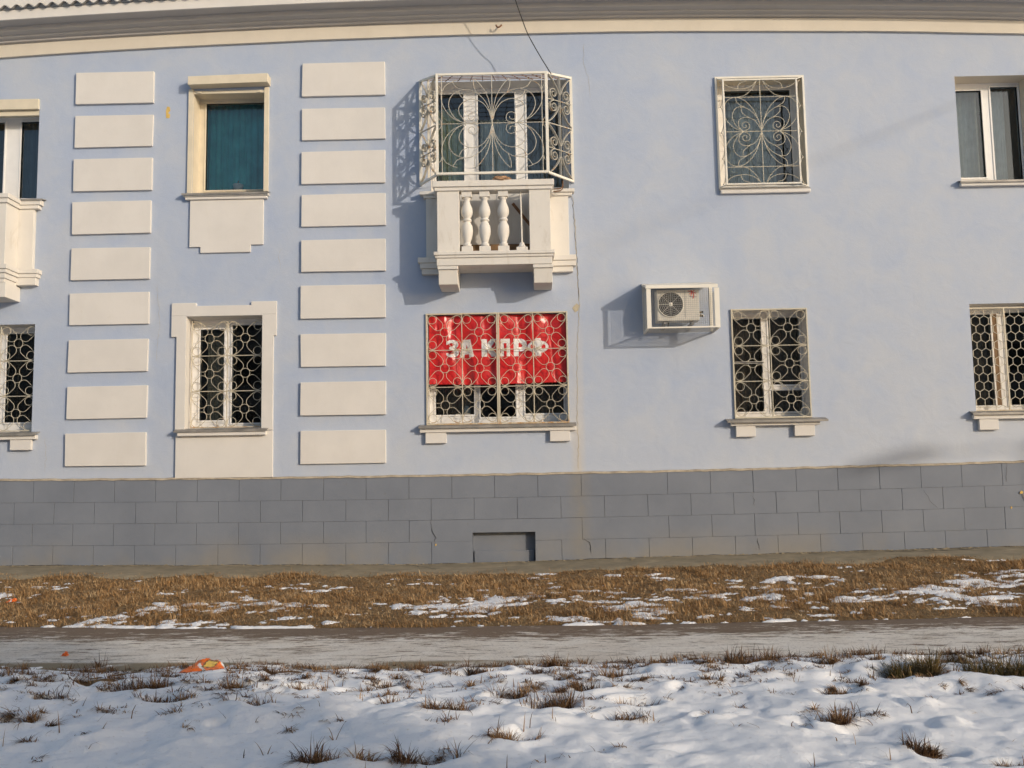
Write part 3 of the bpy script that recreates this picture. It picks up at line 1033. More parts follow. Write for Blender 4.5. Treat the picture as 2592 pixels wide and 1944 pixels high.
for a, b in ((-1.505, -1.289), (0.434, 0.732)):
    MB().box(a, b, -0.08, -0.002, 5.13, 6.085).build("wall_pilaster", 'balcony', balcony, 0.005)
for s, (a, b) in ((-1, (-1.54, -1.31)), (1, (0.45, 0.77))):
    m1 = MB()
    m1.box(a - (0.06 if s < 0 else 0), b + (0.06 if s > 0 else 0), -0.14, -0.002, 6.135, 6.187)
    m1.box(a - (0.0 if s < 0 else 0), b + (0.02 if s > 0 else 0), -0.11, -0.003, 6.086, 6.134)
    m1.build("pilaster_cap", 'balcony', balcony, 0.006)
    m2 = MB()
    m2.box(a - (0.09 if s < 0 else 0), b + (0.06 if s > 0 else 0), -0.15, -0.002, 5.045, 5.129)
    m2.box(a - (0.06 if s < 0 else 0), b + (0.055 if s > 0 else 0), -0.13, -0.003, 4.96, 5.044)
    m2.box(a - (0.035 if s < 0 else 0), b + (0.01 if s > 0 else 0), -0.10, -0.004, 4.87, 4.959)
    m2.build("pilaster_base", 'balcony', balcony, 0.006)
MB().box(-1.16, 0.31, -0.012, -0.002, 5.101, 6.195).build("rear_wall_panel", 'balcony', balcony)
MB().box(-0.30, 0.05, -0.03, -0.013, 5.25, 5.98).build("inner_board", 'balcony', balcony)
MB().box(-1.15, 0.30, -0.20, -0.10, 5.16, 5.30).build("inner_plank", 'timber', balcony)
MB().sweep([(-0.14, -0.25, 5.93), (0.16, -0.2, 5.55)], 0.022, 0.01, (0, 1, 0)).build("inner_bar", 'rusty', balcony)
# iron hooks that tie the rail to the wall
for y in (-0.32, -0.2):
    MB().sweep([(0.485, y, 6.12), (0.60, y, 6.13), (0.64, y, 6.16), (0.645, y, 6.25)], 0.009, n=6).build("tie_hook", 'rusty', balcony)

# solid bay at the left edge
bay = MB()
BY = -0.47
for out, z0, z1, yo in ((0.035, 6.115, 6.185, 0), (0.01, 6.045, 6.114, 0), (-0.02, 5.07, 6.044, 0), (0.055, 5.0, 5.069, 0), (0.035, 4.94, 4.999, 0), (0.01, 4.86, 4.939, 0), (-0.01, 4.80, 4.859, 0)):
    bay.box(-10.4, -7.925 + out, BY - out, -0.08 - 0.004, z0, z1)
bay = bay.build("bay_balcony", 'balcony', building, 0.006)
pw = MB()
pw.box(-7.99, -7.70, -0.083, -0.002, 5.07, 6.044)
pw.box(-7.99, -7.585, -0.13, -0.002, 6.105, 6.185)
pw.box(-7.99, -7.62, -0.11, -0.002, 6.045, 6.104)
pw.box(-7.99, -7.58, -0.15, -0.002, 5.0, 5.069)
pw.box(-7.99, -7.60, -0.13, -0.002, 4.94, 4.999)
pw.box(-7.99, -7.625, -0.115, -0.002, 4.82, 4.939)
pw.build("wall_pilaster", 'balcony', bay, 0.006)
MB().box(-8.3, -7.915, BY + 0.02, -0.002, 4.57, 4.80).build("console", 'balcony', bay, 0.006)
flashing(-7.99, -7.55, 6.215, bay, 0.14, 0.0, drop=0.02)

# ------------------------------------------------------------------ grilles
TAU = 2 * math.pi


def flower_mesh(w, h):
    """ring and petal of one flower cell (w x h), centre at the origin, in the x-z plane"""
    r = 0.0044
    ring = MB()
    R = 0.128 * min(w, h)
    ring.sweep([(R * math.cos(TAU * k / 22), 0, R * math.sin(TAU * k / 22)) for k in range(22)], r, n=5, closed=True)
    # petal towards the upper right corner: U shaped rod whose legs run to the corner
    diag = Vector((w / 2, 0, h / 2))
    L = diag.length
    d = diag / L
    pn = Vector((-d.z, 0, d.x))
    q = 0.148 * min(w, h)
    c0 = R + q + 0.002
    pts = [diag * 0.985]
    s1 = L - 0.235 * min(w, h)
    side = []
    side.append((L - 0.06 * w, 0.05 * w))
    side.append((L - 0.14 * w, 0.115 * w))
    side.append((s1, q * 0.98))
    side.append(((s1 + c0) / 2, q))
    for s, o in side:
        pts.append(d * s + pn * o)
    for k in range(0, 11):
        a = math.pi / 2 + math.pi * k / 10
        pts.append(d * (c0 + q * math.cos(a)) + pn * (q * math.sin(a)))
    for s, o in reversed(side):
        pts.append(d * s - pn * o)
    pts.append(diag * 0.985)
    petal = MB()
    petal.sweep(pts, r, n=5)
    rc = 0.118 * min(w, h)
    cc = d * (L - 0.205 * min(w, h))
    petal.sweep([(cc.x + rc * math.cos(TAU * k / 16), 0.004, cc.z + rc * math.sin(TAU * k / 16)) for k in range(16)], r, n=5, closed=True)
    return ring, petal


def flower_grille(name, label, leaves, rows, y, mat, frame=0.022, group="flower pattern window grilles", outer=True):
    """leaves: list of (x0, x1, number of columns); rows: z nodes from bottom to top"""
    x0, z0 = leaves[0][0], rows[0]
    g = thing(name, label, "window grille", group, (0, y, 0))
    zb, zt = rows[0], rows[-1]
    cache = {}
    for a, b, nc in leaves:
        f = 0.011
        fm = MB()
        if outer:
            fm.box(a, a + 2 * f, -0.012, 0.012, zb, zt).box(b - 2 * f, b, -0.012, 0.012, zb, zt)
            fm.box(a + 2 * f, b - 2 * f, -0.012, 0.012, zt - 2 * f, zt).box(a + 2 * f, b - 2 * f, -0.012, 0.012, zb, zb + 2 * f)
            fm.build("frame", mat, g, 0.002)
        else:
            fm.sweep([(a, 0, zb), (a, 0, zt)], 0.007).sweep([(b, 0, zb), (b, 0, zt)], 0.007).sweep([(a, 0, zb), (b, 0, zb)], 0.009)
            fm.build("frame", mat, g)
        ins = 2 * f if outer else 0.0
        xa, xb = a + ins, b - ins
        cw = (xb - xa) / nc
        for k in range(1, nc):
            MB().sweep([(xa + cw * k, 0, zb), (xa + cw * k + 0.004, 0, (zb + zt) / 2), (xa + cw * k, 0, zt)], 0.0075, n=6).build("upright", mat, g)
        for z in rows[1:-1]:
            MB().sweep([(xa, 0.006, z), (xb, 0.006, z)], 0.007, n=6).build("crossbar", mat, g)
        for k in range(nc):
            for j in range(len(rows) - 1):
                lo = rows[j] + (ins if j == 0 else 0)
                hi = rows[j + 1] - (ins if j == len(rows) - 2 else 0)
                key = (round(cw, 2), round(hi - lo, 2))
                if key not in cache:
                    rm, pm = flower_mesh(*key)
                    cache[key] = (rm.mesh("flower", mat, True), pm.mesh("petal", mat, True))
                me_r, me_p = cache[key]
                fl = place("flower", me_r, g, (xa + cw * (k + 0.5) + rng.uniform(-0.004, 0.004), 0, (lo + hi) / 2 + rng.uniform(-0.006, 0.006)))
                for sx, sz in ((1, 1), (-1, 1), (1, -1), (-1, -1)):
                    place("petal", me_p, fl, (0, 0, 0), (0, rng.uniform(-0.02, 0.02), 0), (sx, 1, sz))
    return g


flower_grille("window_grille", "cream flower pattern grille in front of the red banner", [(-1.527, -0.410, 2), (-0.406, 0.678, 2)],
              [2.522, 3.105, 3.682, 4.262], -0.020, 'iron_rust')
flower_grille("window_grille", "cream flower pattern grille on the window below the air conditioner's right side", [(3.212, 4.392, 2)],
              [2.540, 3.112, 3.665, 4.242], -0.020, 'iron')
flower_grille("window_grille", "flower pattern grille set inside the white trimmed lower window", [(-5.225, -4.10, 2)],
              [2.555, 3.120, 3.680, 4.235], 0.11, 'iron_rust', outer=False)
flower_grille("window_grille", "flower pattern grille of the lower window cut by the left picture edge", [(-9.33, -7.675, 3)],
              [2.55, 3.093, 3.65, 4.20], 0.06, 'iron', outer=False)
MB().sweep([(4.20, -0.03, 4.255), (4.25, -0.03, 4.27), (4.30, -0.03, 4.25), (4.26, -0.04, 4.29), (4.33, -0.02, 4.262), (4.38, -0.03, 4.258)], 0.012, n=6)

# honeycomb grille at the right edge
hg = thing("window_grille", "honeycomb wire grille of the lower window at the right edge", "window grille", None, (0, 0.07, 0))
hx = MB()
hw, hh = 0.134, 0.127
hs = hh * 2 / 3
seen = set()
for j in range(-1, 15):
    for i in range(-1, 10):
        cx = 6.95 + hw * i + (hw / 2 if j % 2 else 0)
        cz = 2.60 + hh * j
        cs = [(cx, cz + hs), (cx + hw / 2, cz + hs / 2), (cx + hw / 2, cz - hs / 2), (cx, cz - hs), (cx - hw / 2, cz - hs / 2), (cx - hw / 2, cz + hs / 2)]
        for a, b in zip(cs, cs[1:] + cs[:1]):
            if not all(6.90 <= p[0] <= 8.11 and 2.60 <= p[1] <= 4.19 for p in (a, b)):
                continue
            k = tuple(sorted(((round(a[0], 3), round(a[1], 3)), (round(b[0], 3), round(b[1], 3)))))
            if k in seen:
                continue
            seen.add(k)
            hx.sweep([(a[0], 0, a[1]), (b[0], 0, b[1])], 0.0048, n=4)
hx.build("honeycomb_wire", 'hexwire', hg)
MB().box(6.91, 8.09, -0.01, 0.01, 2.592, 2.612).box(6.91, 8.09, -0.01, 0.01, 4.19, 4.21).box(7.445, 7.47, -0.012, 0.008, 2.613, 4.189).build("frame", 'iron_rust', hg)


def bez(pts, n=10):
    """smooth curve through the points (Catmull-Rom)"""
    P = [np.array(p, float) for p in pts]
    P = [2 * P[0] - P[1]] + P + [2 * P[-1] - P[-2]]
    out = []
    for i in range(1, len(P) - 2):
        a, b, c, d = P[i - 1:i + 3]
        for k in range(n):
            t = k / n
            out.append(0.5 * ((2 * b) + (c - a) * t + (2 * a - 5 * b + 4 * c - d) * t * t + (3 * b - a - 3 * c + d) * t ** 3))
    out.append(P[-2])
    return out


def spiral(cx, cy, r, turns=1.6, start=0.0, s=1, n=26):
    return [(cx + r * (1 - 0.75 * k / n) * math.cos(start + s * TAU * turns * k / n), cy + r * (1 - 0.75 * k / n) * math.sin(start + s * TAU * turns * k / n)) for k in range(n + 1)]


# scroll grille of the upper window: (pixels of a drawing, centre 775,795)
W4 = [[(570, 795), (450, 740), (370, 640), (350, 520), (400, 425), (490, 395), (590, 430), (690, 540), (750, 680), (772, 790)],
      [(570, 795), (490, 730), (445, 620), (480, 530), (550, 505), (640, 540), (720, 620), (760, 720), (773, 790)],
      [(570, 795), (525, 750), (510, 690), (540, 645), (610, 630), (690, 660), (740, 720), (772, 785)],
      [(575, 790), (625, 765), (642, 725), (620, 690), (585, 685), (557, 708), (560, 740), (585, 752), (605, 735), (595, 718)],
      [(490, 395), (510, 460), (590, 512)], [(550, 505), (562, 575), (640, 637)],
      [(740, 205), (690, 290), (600, 370), (490, 395)], [(740, 205), (680, 262), (600, 293), (510, 294), (420, 270), (340, 215)],
      [(515, 292), (540, 235), (620, 205)]]
# balcony panel (centre 1165,625)
W3 = [[(905, 630), (760, 565), (665, 450), (638, 320), (680, 220), (760, 172), (800, 160)],
      [(905, 630), (800, 580), (732, 490), (715, 400), (755, 315), (850, 266), (950, 272), (1050, 335), (1120, 435), (1152, 540), (1163, 620)],
      [(905, 630), (860, 572), (822, 505), (825, 445), (875, 392), (960, 367), (1060, 402), (1128, 490), (1160, 600)],
      [(1162, 600), (1150, 470), (1115, 330), (1050, 220), (985, 150)],
      [(975, 150), (978, 225), (1005, 300)], [(752, 175), (800, 240), (880, 264)], [(818, 285), (850, 340), (905, 368)],
      [(905, 625), (1000, 610), (1020, 570), (1005, 525), (965, 510), (925, 530), (922, 570), (950, 590), (978, 578), (985, 555)],
      [(600, 560), (630, 590), (640, 628)], [(600, 1045 - 835), (632, 240), (638, 275)]]


def scroll_panel(curves, cx, cy, sx, sz, wx, wz, r, y=0.0):
    """mirror the drawn quadrant four ways; returns the bent rods as separate builders"""
    out = []
    for c in curves:
        pts = bez(c, 6)
        for mx in (1, -1):
            for mz in (1, -1):
                q = MB()
                q.sweep([(wx + mx * (p[0] - cx) * sx, y, wz + mz * (cy - p[1]) * sz) for p in pts], r, n=5)
                out.append(q)
    return out


g4 = thing("window_grille", "white box grille with butterfly scrolls on the upper right window", "window grille")
fo = MB()
for a, b, c, e in ((3.105, 3.135, 6.165, 7.99), (4.487, 4.517, 6.165, 7.99), (3.135, 4.487, 7.955, 7.99), (3.135, 4.487, 6.165, 6.195)):
    fo.box(a, b, -0.035, 0.0, c, e)
fo.build("outer_frame", 'cage', g4, 0.003)
fi = MB()
for a, b, c, e in ((3.20, 3.225, 6.19, 7.905), (4.352, 4.377, 6.19, 7.905), (3.225, 4.352, 7.88, 7.905), (3.225, 4.352, 6.19, 6.215)):
    fi.box(a, b, -0.135, -0.11, c, e)
fi.build("front_frame", 'cage', g4, 0.003)
st = MB()
for x, X in ((3.212, 3.12), (4.365, 4.502)):
    for z, Z in ((6.20, 6.18), (7.892, 7.97)):
        st.sweep([(x, -0.12, z), (X, -0.02, Z)], 0.009, n=5)
st.build("corner_stay", 'cage', g4)
for q in scroll_panel(W4, 775, 795, 0.001365, 0.001395, 3.788, 7.048, 0.0050, -0.122):
    q.build("scroll", 'iron', g4, smooth=True)
for p, q in (((3.788, 6.21), (3.788, 7.885)), ((3.22, 7.048), (4.36, 7.048)), ((3.22, 7.607), (4.36, 7.607)), ((3.22, 6.476), (4.36, 6.476))):
    MB().sweep([(p[0], -0.122, p[1]), (q[0], -0.122, q[1])], 0.006, n=5).build("rod", 'iron', g4)
for s, xf, xb in ((-1, 3.205, 3.118), (1, 4.372, 4.505)):
    for k in range(4):
        z = 6.42 + 0.42 * k
        arc = [(0.5 + 0.5 * math.cos(a), 0.21 * math.sin(a)) for a in np.linspace(-math.pi / 2, math.pi / 2, 12)]
        MB().sweep([(xf + (xb - xf) * (1 - u), -0.115 + 0.09 * (1 - u), z + v) for u, v in arc], 0.0055, n=5).build("side_scroll", 'iron_dull', g4)

# protruding cage on the balcony ------------------------------------------------
cg = thing("balcony_cage", "protruding white iron cage with scrolls standing on the balcony", "balcony cage")
FY, FX0, FX1, FZ0, FZ1 = -0.655, -1.285, 0.43, 6.275, 7.87
KX0, KX1, KY, KZ0, KZ1 = -1.585, 0.815, -0.03, 6.33, 8.02
ff = MB()
ff.box(FX0, FX0 + 0.035, FY - 0.018, FY + 0.018, FZ0, FZ1).box(FX1 - 0.045, FX1, FY - 0.018, FY + 0.018, FZ0, FZ1)
ff.box(FX0 + 0.035, FX1 - 0.045, FY - 0.018, FY + 0.018, FZ1 - 0.035, FZ1).box(FX0 + 0.035, FX1 - 0.045, FY - 0.018, FY + 0.018, FZ0, FZ0 + 0.035)
ff.build("front_frame", 'cage', cg, 0.003)
for (fx, kx) in ((FX0 + 0.012, KX0), (FX1 - 0.015, KX1)):
    m_ = MB()
    nrm = (0, 0, 1)
    m_.sweep([(fx, FY + 0.02, FZ1 - 0.015), (kx, KY, KZ1)], 0.017, 0.017, nrm)
    m_.sweep([(fx, FY + 0.02, FZ0 + 0.015), (kx, KY, KZ0)], 0.017, 0.017, nrm)
    m_.box(kx - 0.022, kx + 0.022, KY - 0.02, KY + 0.02, KZ0 - 0.02, KZ1 + 0.02)
    m_.build("side_frame", 'cage', cg, 0.002)
    f0, f1 = Vector((fx, FY + 0.02, 0)), Vector((kx, KY, 0))
    dv = (f1 - f0)
    pnv = dv.cross(Vector((0, 0, 1))).normalized()

    def S(u, v):
        p = f0 + dv * u
        zb, zt = FZ0 + (KZ0 - FZ0) * u, FZ1 + (KZ1 - FZ1) * u
        return (p.x, p.y, zb + (zt - zb) * v)

    MB().sweep([S(0.5, 0.02), S(0.5, 0.98)], 0.004, 0.02, pnv).build("centre_bar", 'iron_dull', cg)
    for v in (0.5,):
        MB().sweep([S(0.02, v), S(0.98, v)], 0.006, 0.012, pnv).build("cross_bar", 'iron_dull', cg)
    for v in (0.26, 0.74):
        MB().sweep([S(0.02, v), S(0.98, v)], 0.005, 0.010, pnv).build("cross_bar", 'iron_dull', cg)
        for su in (-1, 1):
            for sv in (-1, 1):
                sp = spiral(0, 0, 0.165, 1.55, -sv * math.pi / 2, su * sv, 22)
                MB().sweep([S(0.5 + su * 0.26 + a, v + sv * 0.065 + b * 0.36) for a, b in sp], 0.0045, 0.018, pnv).build("scroll", 'iron_dull', cg)
    for v0 in (0.0, 0.5):
        for su in (-1, 1):
            for lo in (0, 1):
                a = [(0.0, 0.48), (0.06, 0.30), (0.14, 0.14), (0.20, 0.06), (0.235, 0.02)]
                arc = bez([(0.5 + su * b, (v0 + 0.01 + 0.8 * a_) if not lo else (v0 + 0.49 - 0.8 * a_)) for a_, b in a], 5)
                MB().sweep([S(p[0], p[1]) for p in arc], 0.0045, 0.018, pnv).build("arc", 'iron_dull', cg)
CX, CZ = (FX0 + FX1) / 2, (FZ0 + FZ1) / 2
for q in scroll_panel(W3, 1165, 625, 0.00147, 0.00148, CX, CZ, 0.0060, FY):
    q.build("scroll", 'iron_dull', cg, smooth=True)
for p, q in (((CX, FZ0), (CX, FZ1)), ((FX0, CZ), (FX1, CZ)), ((FX0 + 0.09, FZ0), (FX0 + 0.09, FZ1)), ((FX1 - 0.095, FZ0), (FX1 - 0.095, FZ1))):
    MB().sweep([(p[0], FY, p[1]), (q[0], FY, q[1])], 0.0065, n=5).build("rod", 'iron_dull', cg)
# grid over the top
tg = MB()
for k in range(1, 12):
    u = k / 12
    tg.sweep([(FX0 + (FX1 - FX0) * u, FY, FZ1 - 0.02), (KX0 + (KX1 - KX0) * u, KY, KZ1 - 0.01)], 0.006, n=4)
for k in range(1, 5):
    u = k / 5
    tg.sweep([(FX0 + (KX0 - FX0) * u, FY + (KY - FY) * u, FZ1 - 0.02 + (KZ1 - FZ1) * u + 0.01), (FX1 + (KX1 - FX1) * u, FY + (KY - FY) * u, FZ1 - 0.02 + (KZ1 - FZ1) * u + 0.01)], 0.006, n=4)
tg.build("top_grid", 'rusty', cg)

# ------------------------------------------------------------------ red banner
BX0, BX1, BZ0, BZ1, BYY = -1.485, 0.655, 3.15, 4.235, 0.055
folds = [(nrng.uniform(BX0, BX1), nrng.uniform(0.02, 0.07), nrng.uniform(-0.022, 0.022), nrng.uniform(-0.18, 0.18)) for _ in range(26)]
dents = [(nrng.uniform(BX0, BX1), nrng.uniform(BZ0, BZ1), nrng.uniform(0.03, 0.10), nrng.uniform(-0.018, 0.018)) for _ in range(60)]


def banner_y(x, z):
    y = BYY + 0.014 * np.sin(x * 5.1 + 0.7) + 0.008 * np.sin(x * 13.0 + z * 2.2)
    for fx, fw, fa, fs in folds:
        c = fx + fs * (z - 3.7)
        y = y + fa * np.exp(-((x - c) / fw) ** 2) * (0.55 + 0.45 * np.sin(z * 3.1 + fx * 9))
    for dx, dz, dr, da in dents:
        y = y + da * np.exp(-((x - dx) ** 2 + (z - dz) ** 2) / dr ** 2)
    y = y + 0.010 * fbm(x * 4.0, z * 3.0, 4, 5)
    return np.clip(y, 0.004, 0.20)


def cloth(x0, x1, z0, z1, nx, nz, yfun, mask=None, off=0.0, wob=None):
    X, Zv = np.meshgrid(np.linspace(x0, x1, nx), np.linspace(z0, z1, nz))
    Y = yfun(X, Zv) + off
    Z2 = Zv + (wob(X, Zv) if wob else 0)
    V = np.column_stack([X.ravel(), Y.ravel(), Z2.ravel()])
    i = np.arange(nx - 1)[None, :] + nx * np.arange(nz - 1)[:, None]
    F = np.stack([i, i + 1, i + 1 + nx, i + nx], -1).reshape(-1, 4)
    if mask is not None:
        cxm = (X[:-1, :-1] + X[1:, 1:]).ravel() / 2
        czm = (Zv[:-1, :-1] + Zv[1:, 1:]).ravel() / 2
        F = F[mask(cxm, czm)]
        used = np.unique(F)
        mp = np.zeros(len(V), int)
        mp[used] = np.arange(len(used))
        V, F = V[used], mp[F]
    return V, F


bwob = lambda x, z: 0.010 * np.sin(x * 3.0) * ((z - BZ0) < 0.02) + 0.012 * (fbm(x * 5, z * 0 + 2.0, 3, 8)) * ((BZ1 - z) < 0.02)
V, F = cloth(BX0, BX1, BZ0, BZ1, 190, 96, banner_y, wob=bwob)
banner = np_obj("banner", V, F, 'banner', True)
sol = banner.modifiers.new("thickness", 'SOLIDIFY')
sol.thickness = 0.0015
sol.offset = 1.0
tag(banner, "creased glossy red banner lettered ЗА КПРФ behind the flower grille", "banner")


def seg(u, v, x0, x1, y0, y1):
    return (u >= x0) & (u <= x1) & (v >= y0) & (v <= y1)


def slant(u, v, x_bot, x_top, w, y0=0.0, y1=1.0):
    t = (v - y0) / (y1 - y0)
    c = x_bot + (x_top - x_bot) * t
    return (abs(u - c) <= w / 2) & (v >= y0) & (v <= y1)


def ell(u, v, cx, cy, rx, ry):
    return ((u - cx) / rx) ** 2 + ((v - cy) / ry) ** 2


def L_ze(u, v):
    top = (ell(u, v, 0.45, 0.735, 0.50, 0.265) <= 1) & (ell(u, v, 0.40, 0.72, 0.20, 0.10) > 1)
    bot = (ell(u, v, 0.45, 0.285, 0.55, 0.285) <= 1) & (ell(u, v, 0.38, 0.28, 0.25, 0.11) > 1)
    cut = (u < 0.30) & (v > 0.19 + 0.25 * (0.3 - u)) & (v < 0.80 - 0.3 * (0.3 - u))
    mid = seg(u, v, 0.22, 0.62, 0.46, 0.58)
    return ((top | bot) & ~cut) | mid


def L_a(u, v):
    body = slant(u, v, 0.14, 0.40, 0.34) | slant(u, v, 0.86, 0.60, 0.34) | seg(u, v, 0.2, 0.8, 0.17, 0.34) | seg(u, v, 0.30, 0.70, 0.80, 1.0)
    return body


def L_k(u, v):
    return seg(u, v, 0, 0.36, 0, 1) | slant(u, v, 0.30, 0.80, 0.40, 0.42, 1.0) | slant(u, v, 0.84, 0.42, 0.40, 0.0, 0.58)


def L_p(u, v):
    return seg(u, v, 0, 0.36, 0, 1) | seg(u, v, 0.64, 1, 0, 1) | seg(u, v, 0, 1, 0.76, 1)


def L_r(u, v):
    bowl = (ell(u, v, 0.50, 0.64, 0.50, 0.36) <= 1) & (u > 0.2) & (ell(u, v, 0.46, 0.64, 0.19, 0.13) > 1)
    return seg(u, v, 0, 0.36, 0, 1) | bowl


def L_f(u, v):
    ring = (ell(u, v, 0.5, 0.52, 0.5, 0.36) <= 1)
    holes = (ell(u, v, 0.24, 0.52, 0.10, 0.15) <= 1) | (ell(u, v, 0.76, 0.52, 0.10, 0.15) <= 1)
    return (ring & ~holes) | seg(u, v, 0.37, 0.63, 0, 1)


LZ0, LZ1 = 3.578, 3.855
for fn, a, b in ((L_ze, -1.215, -1.02), (L_a, -1.005, -0.790), (L_k, -0.665, -0.425), (L_p, -0.370, -0.222), (L_r, -0.165, 0.045), (L_f, 0.050, 0.378)):
    V, F = cloth(a, b, LZ0, LZ1, int((b - a) / 0.0042), 66, banner_y, lambda cx, cz, a=a, b=b, fn=fn: fn((cx - a) / (b - a), (cz - LZ0) / (LZ1 - LZ0)), -0.003)
    np_obj("letter", V, F, 'letter', True, banner)


# ------------------------------------------------------------------ curtains and things behind the glass
def curtain(label, x0, x1, z0, z1, y, mat, waves, amp=0.03, group=None):
    f = lambda x, z: y + amp * np.sin((x - x0) / (x1 - x0) * TAU * waves + 0.6 * np.sin(z * 1.3)) + 0.4 * amp * np.sin((x - x0) / (x1 - x0) * TAU * waves * 2.3 + 1)
    V, F = cloth(x0, x1, z0, z1, max(24, int(waves * 14)), 14, f)
    o = np_obj("curtain", V, F, mat, True)
    s_ = o.modifiers.new("thickness", 'SOLIDIFY')
    s_.thickness = 0.002
    return tag(o, label, "curtain", group)


curtain("teal curtain filling the upper window under the roller shutter box", -5.20, -4.06, 6.3, 7.99, 0.52, 'teal', 9, 0.025)
curtain("dark slate curtain in the upper window above the bay at the left edge", -8.3, -7.6, 6.25, 7.75, 0.55, 'blue_curtain', 6)
curtain("pale green curtain in the left pane of the barred balcony window", -1.36, -0.93, 6.2, 7.75, 0.50, 'green_curtain', 4, 0.035)
curtain("grey lace curtain in the middle pane of the barred balcony window", -0.66, -0.05, 6.2, 7.6, 0.60, 'lace', 6, 0.025)
curtain("grey lace curtain in the right pane of the barred balcony window", 0.12, 0.66, 6.2, 7.6, 0.75, 'slate_lace', 6, 0.025)
curtain("grey lace curtain in the upper window with the butterfly grille", 3.20, 4.20, 6.2, 7.95, 0.62, 'grey_net', 7, 0.03)
curtain("grey lace curtain in the left pane of the upper right-edge window", 6.96, 7.50, 6.2, 7.9, 0.60, 'lace', 5, 0.02)
curtain("grey lace curtain in the right pane of the upper right-edge window", 7.58, 7.94, 6.2, 7.9, 0.58, 'lace', 4, 0.02)
curtain("narrow beige curtain behind the white trimmed lower window", -5.08, -4.80, 2.5, 4.1, 0.46, 'beige_curtain', 3, 0.025)
curtain("brown curtain low behind the pane left of the banner window's middle", -1.40, -0.85, 2.5, 4.0, 0.52, 'brown_curtain', 4, 0.03)
curtain("dark brown curtain in the two-part window right of the air conditioner, left half", 3.27, 3.75, 2.56, 4.2, 0.52, 'brown_curtain', 4, 0.03)
curtain("dark brown curtain in the two-part window right of the air conditioner, right half", 3.84, 4.38, 2.56, 4.2, 0.60, 'brown_curtain', 4, 0.03)
curtain("brown curtain behind the left half of the honeycomb grille", 6.94, 7.36, 2.6, 4.2, 0.5, 'brown_curtain', 4, 0.03)
curtain("brown curtain in the right pane under the red banner", 0.02, 0.62, 2.5, 4.1, 0.62, 'brown_curtain', 4, 0.03)
pot = MB().lathe([(0.055, 6.425), (0.075, 6.50), (0.082, 6.52), (0.082, 6.545), (0.076, 6.545), (0.070, 6.535)], -4.63, 0.46, 20).build("flower_pot", 'pvc', None, smooth=True)
MB().sweep([(-4.63, 0.46, 6.53), (-4.635, 0.46, 6.57), (-4.625, 0.46, 6.61)], 0.008, n=6).build("stem", 'timber', pot)
tag(pot, "white plant pot behind the glass of the teal curtained window", "flower pot")
jar = MB().lathe([(0.05, 2.70), (0.055, 2.72), (0.055, 2.80), (0.035, 2.83), (0.036, 2.845)], -0.93, 0.48, 16).build("jar", 'pvc', None, smooth=True)
tag(jar, "white jar on the window board below the banner", "jar")
MB().lathe([(0.039, 2.846), (0.039, 2.862), (0.01, 2.865)], -0.93, 0.48, 16).build("lid", 'flash', jar, smooth=True)

# ------------------------------------------------------------------ air conditioner in its cage
AX0, AX1, AZ0, AZ1, AY = 1.85, 2.942, 3.88, 4.535, -0.55
ck = thing("conditioner_cage", "white angle iron cage with wire mesh round the air conditioner", "cage")
pm = MB()
pm.box(AX0, AX0 + 0.065, AY, AY + 0.006, AZ0, AZ1 - 0.052).box(AX0, AX0 + 0.006, AY + 0.006, AY + 0.065, AZ0, AZ1 - 0.052)
pm.build("corner_post", 'cage', ck)
pm = MB()
pm.box(AX1 - 0.075, AX1, AY, AY + 0.006, AZ0, AZ1 - 0.052).box(AX1 - 0.006, AX1, AY + 0.006, AY + 0.055, AZ0, AZ1 - 0.052)
pm.build("corner_post", 'cage', ck)
for x in (AX0, AX1 - 0.05):
    MB().box(x, x + 0.05, -0.012, -0.004, AZ0 + 0.02, AZ1 + 0.12).build("wall_post", 'cage', ck)
MB().box(AX0 + 0.0655, AX1 - 0.0755, AY, AY + 0.03, AZ0, AZ0 + 0.022).build("bottom_rail", 'cage', ck)
for x in (AX0 + 0.002, AX1 - 0.032):
    MB().box(x, x + 0.03, AY + 0.066, -0.013, AZ0 - 0.004, AZ0 + 0.02).build("side_rail", 'cage', ck)
rf = MB()
rf.add([(AX0 - 0.012, AY - 0.012, AZ1), (AX1 - 0.02, AY - 0.012, AZ1), (AX1 - 0.02, -0.004, AZ1 + 0.145), (AX0 - 0.012, -0.004, AZ1 + 0.135),
        (AX0 - 0.012, AY - 0.012, AZ1 - 0.05), (AX1 - 0.02, AY - 0.012, AZ1 - 0.05), (AX1 - 0.02, -0.004, AZ1 + 0.125), (AX0 - 0.012, -0.004, AZ1 + 0.115)],
       [(0, 1, 2, 3), (7, 6, 5, 4), (4, 5, 1, 0), (5, 6, 2, 1), (6, 7, 3, 2), (7, 4, 0, 3)])
rf.build("roof_sheet", 'cage', ck)


def wire_panel(o, eu, ev, lu, lv, p, r, mb):
    o, eu, ev = Vector(o), Vector(eu), Vector(ev)
    nu, nv = int(lu / p), int(lv / p)
    for i in range(1, nu):
        a = o + eu * (i * lu / nu)
        mb.sweep([a, a + ev * lv], r, n=3)
    for j in range(1, nv):
        a = o + ev * (j * lv / nv)
        mb.sweep([a, a + eu * lu], r, n=3)


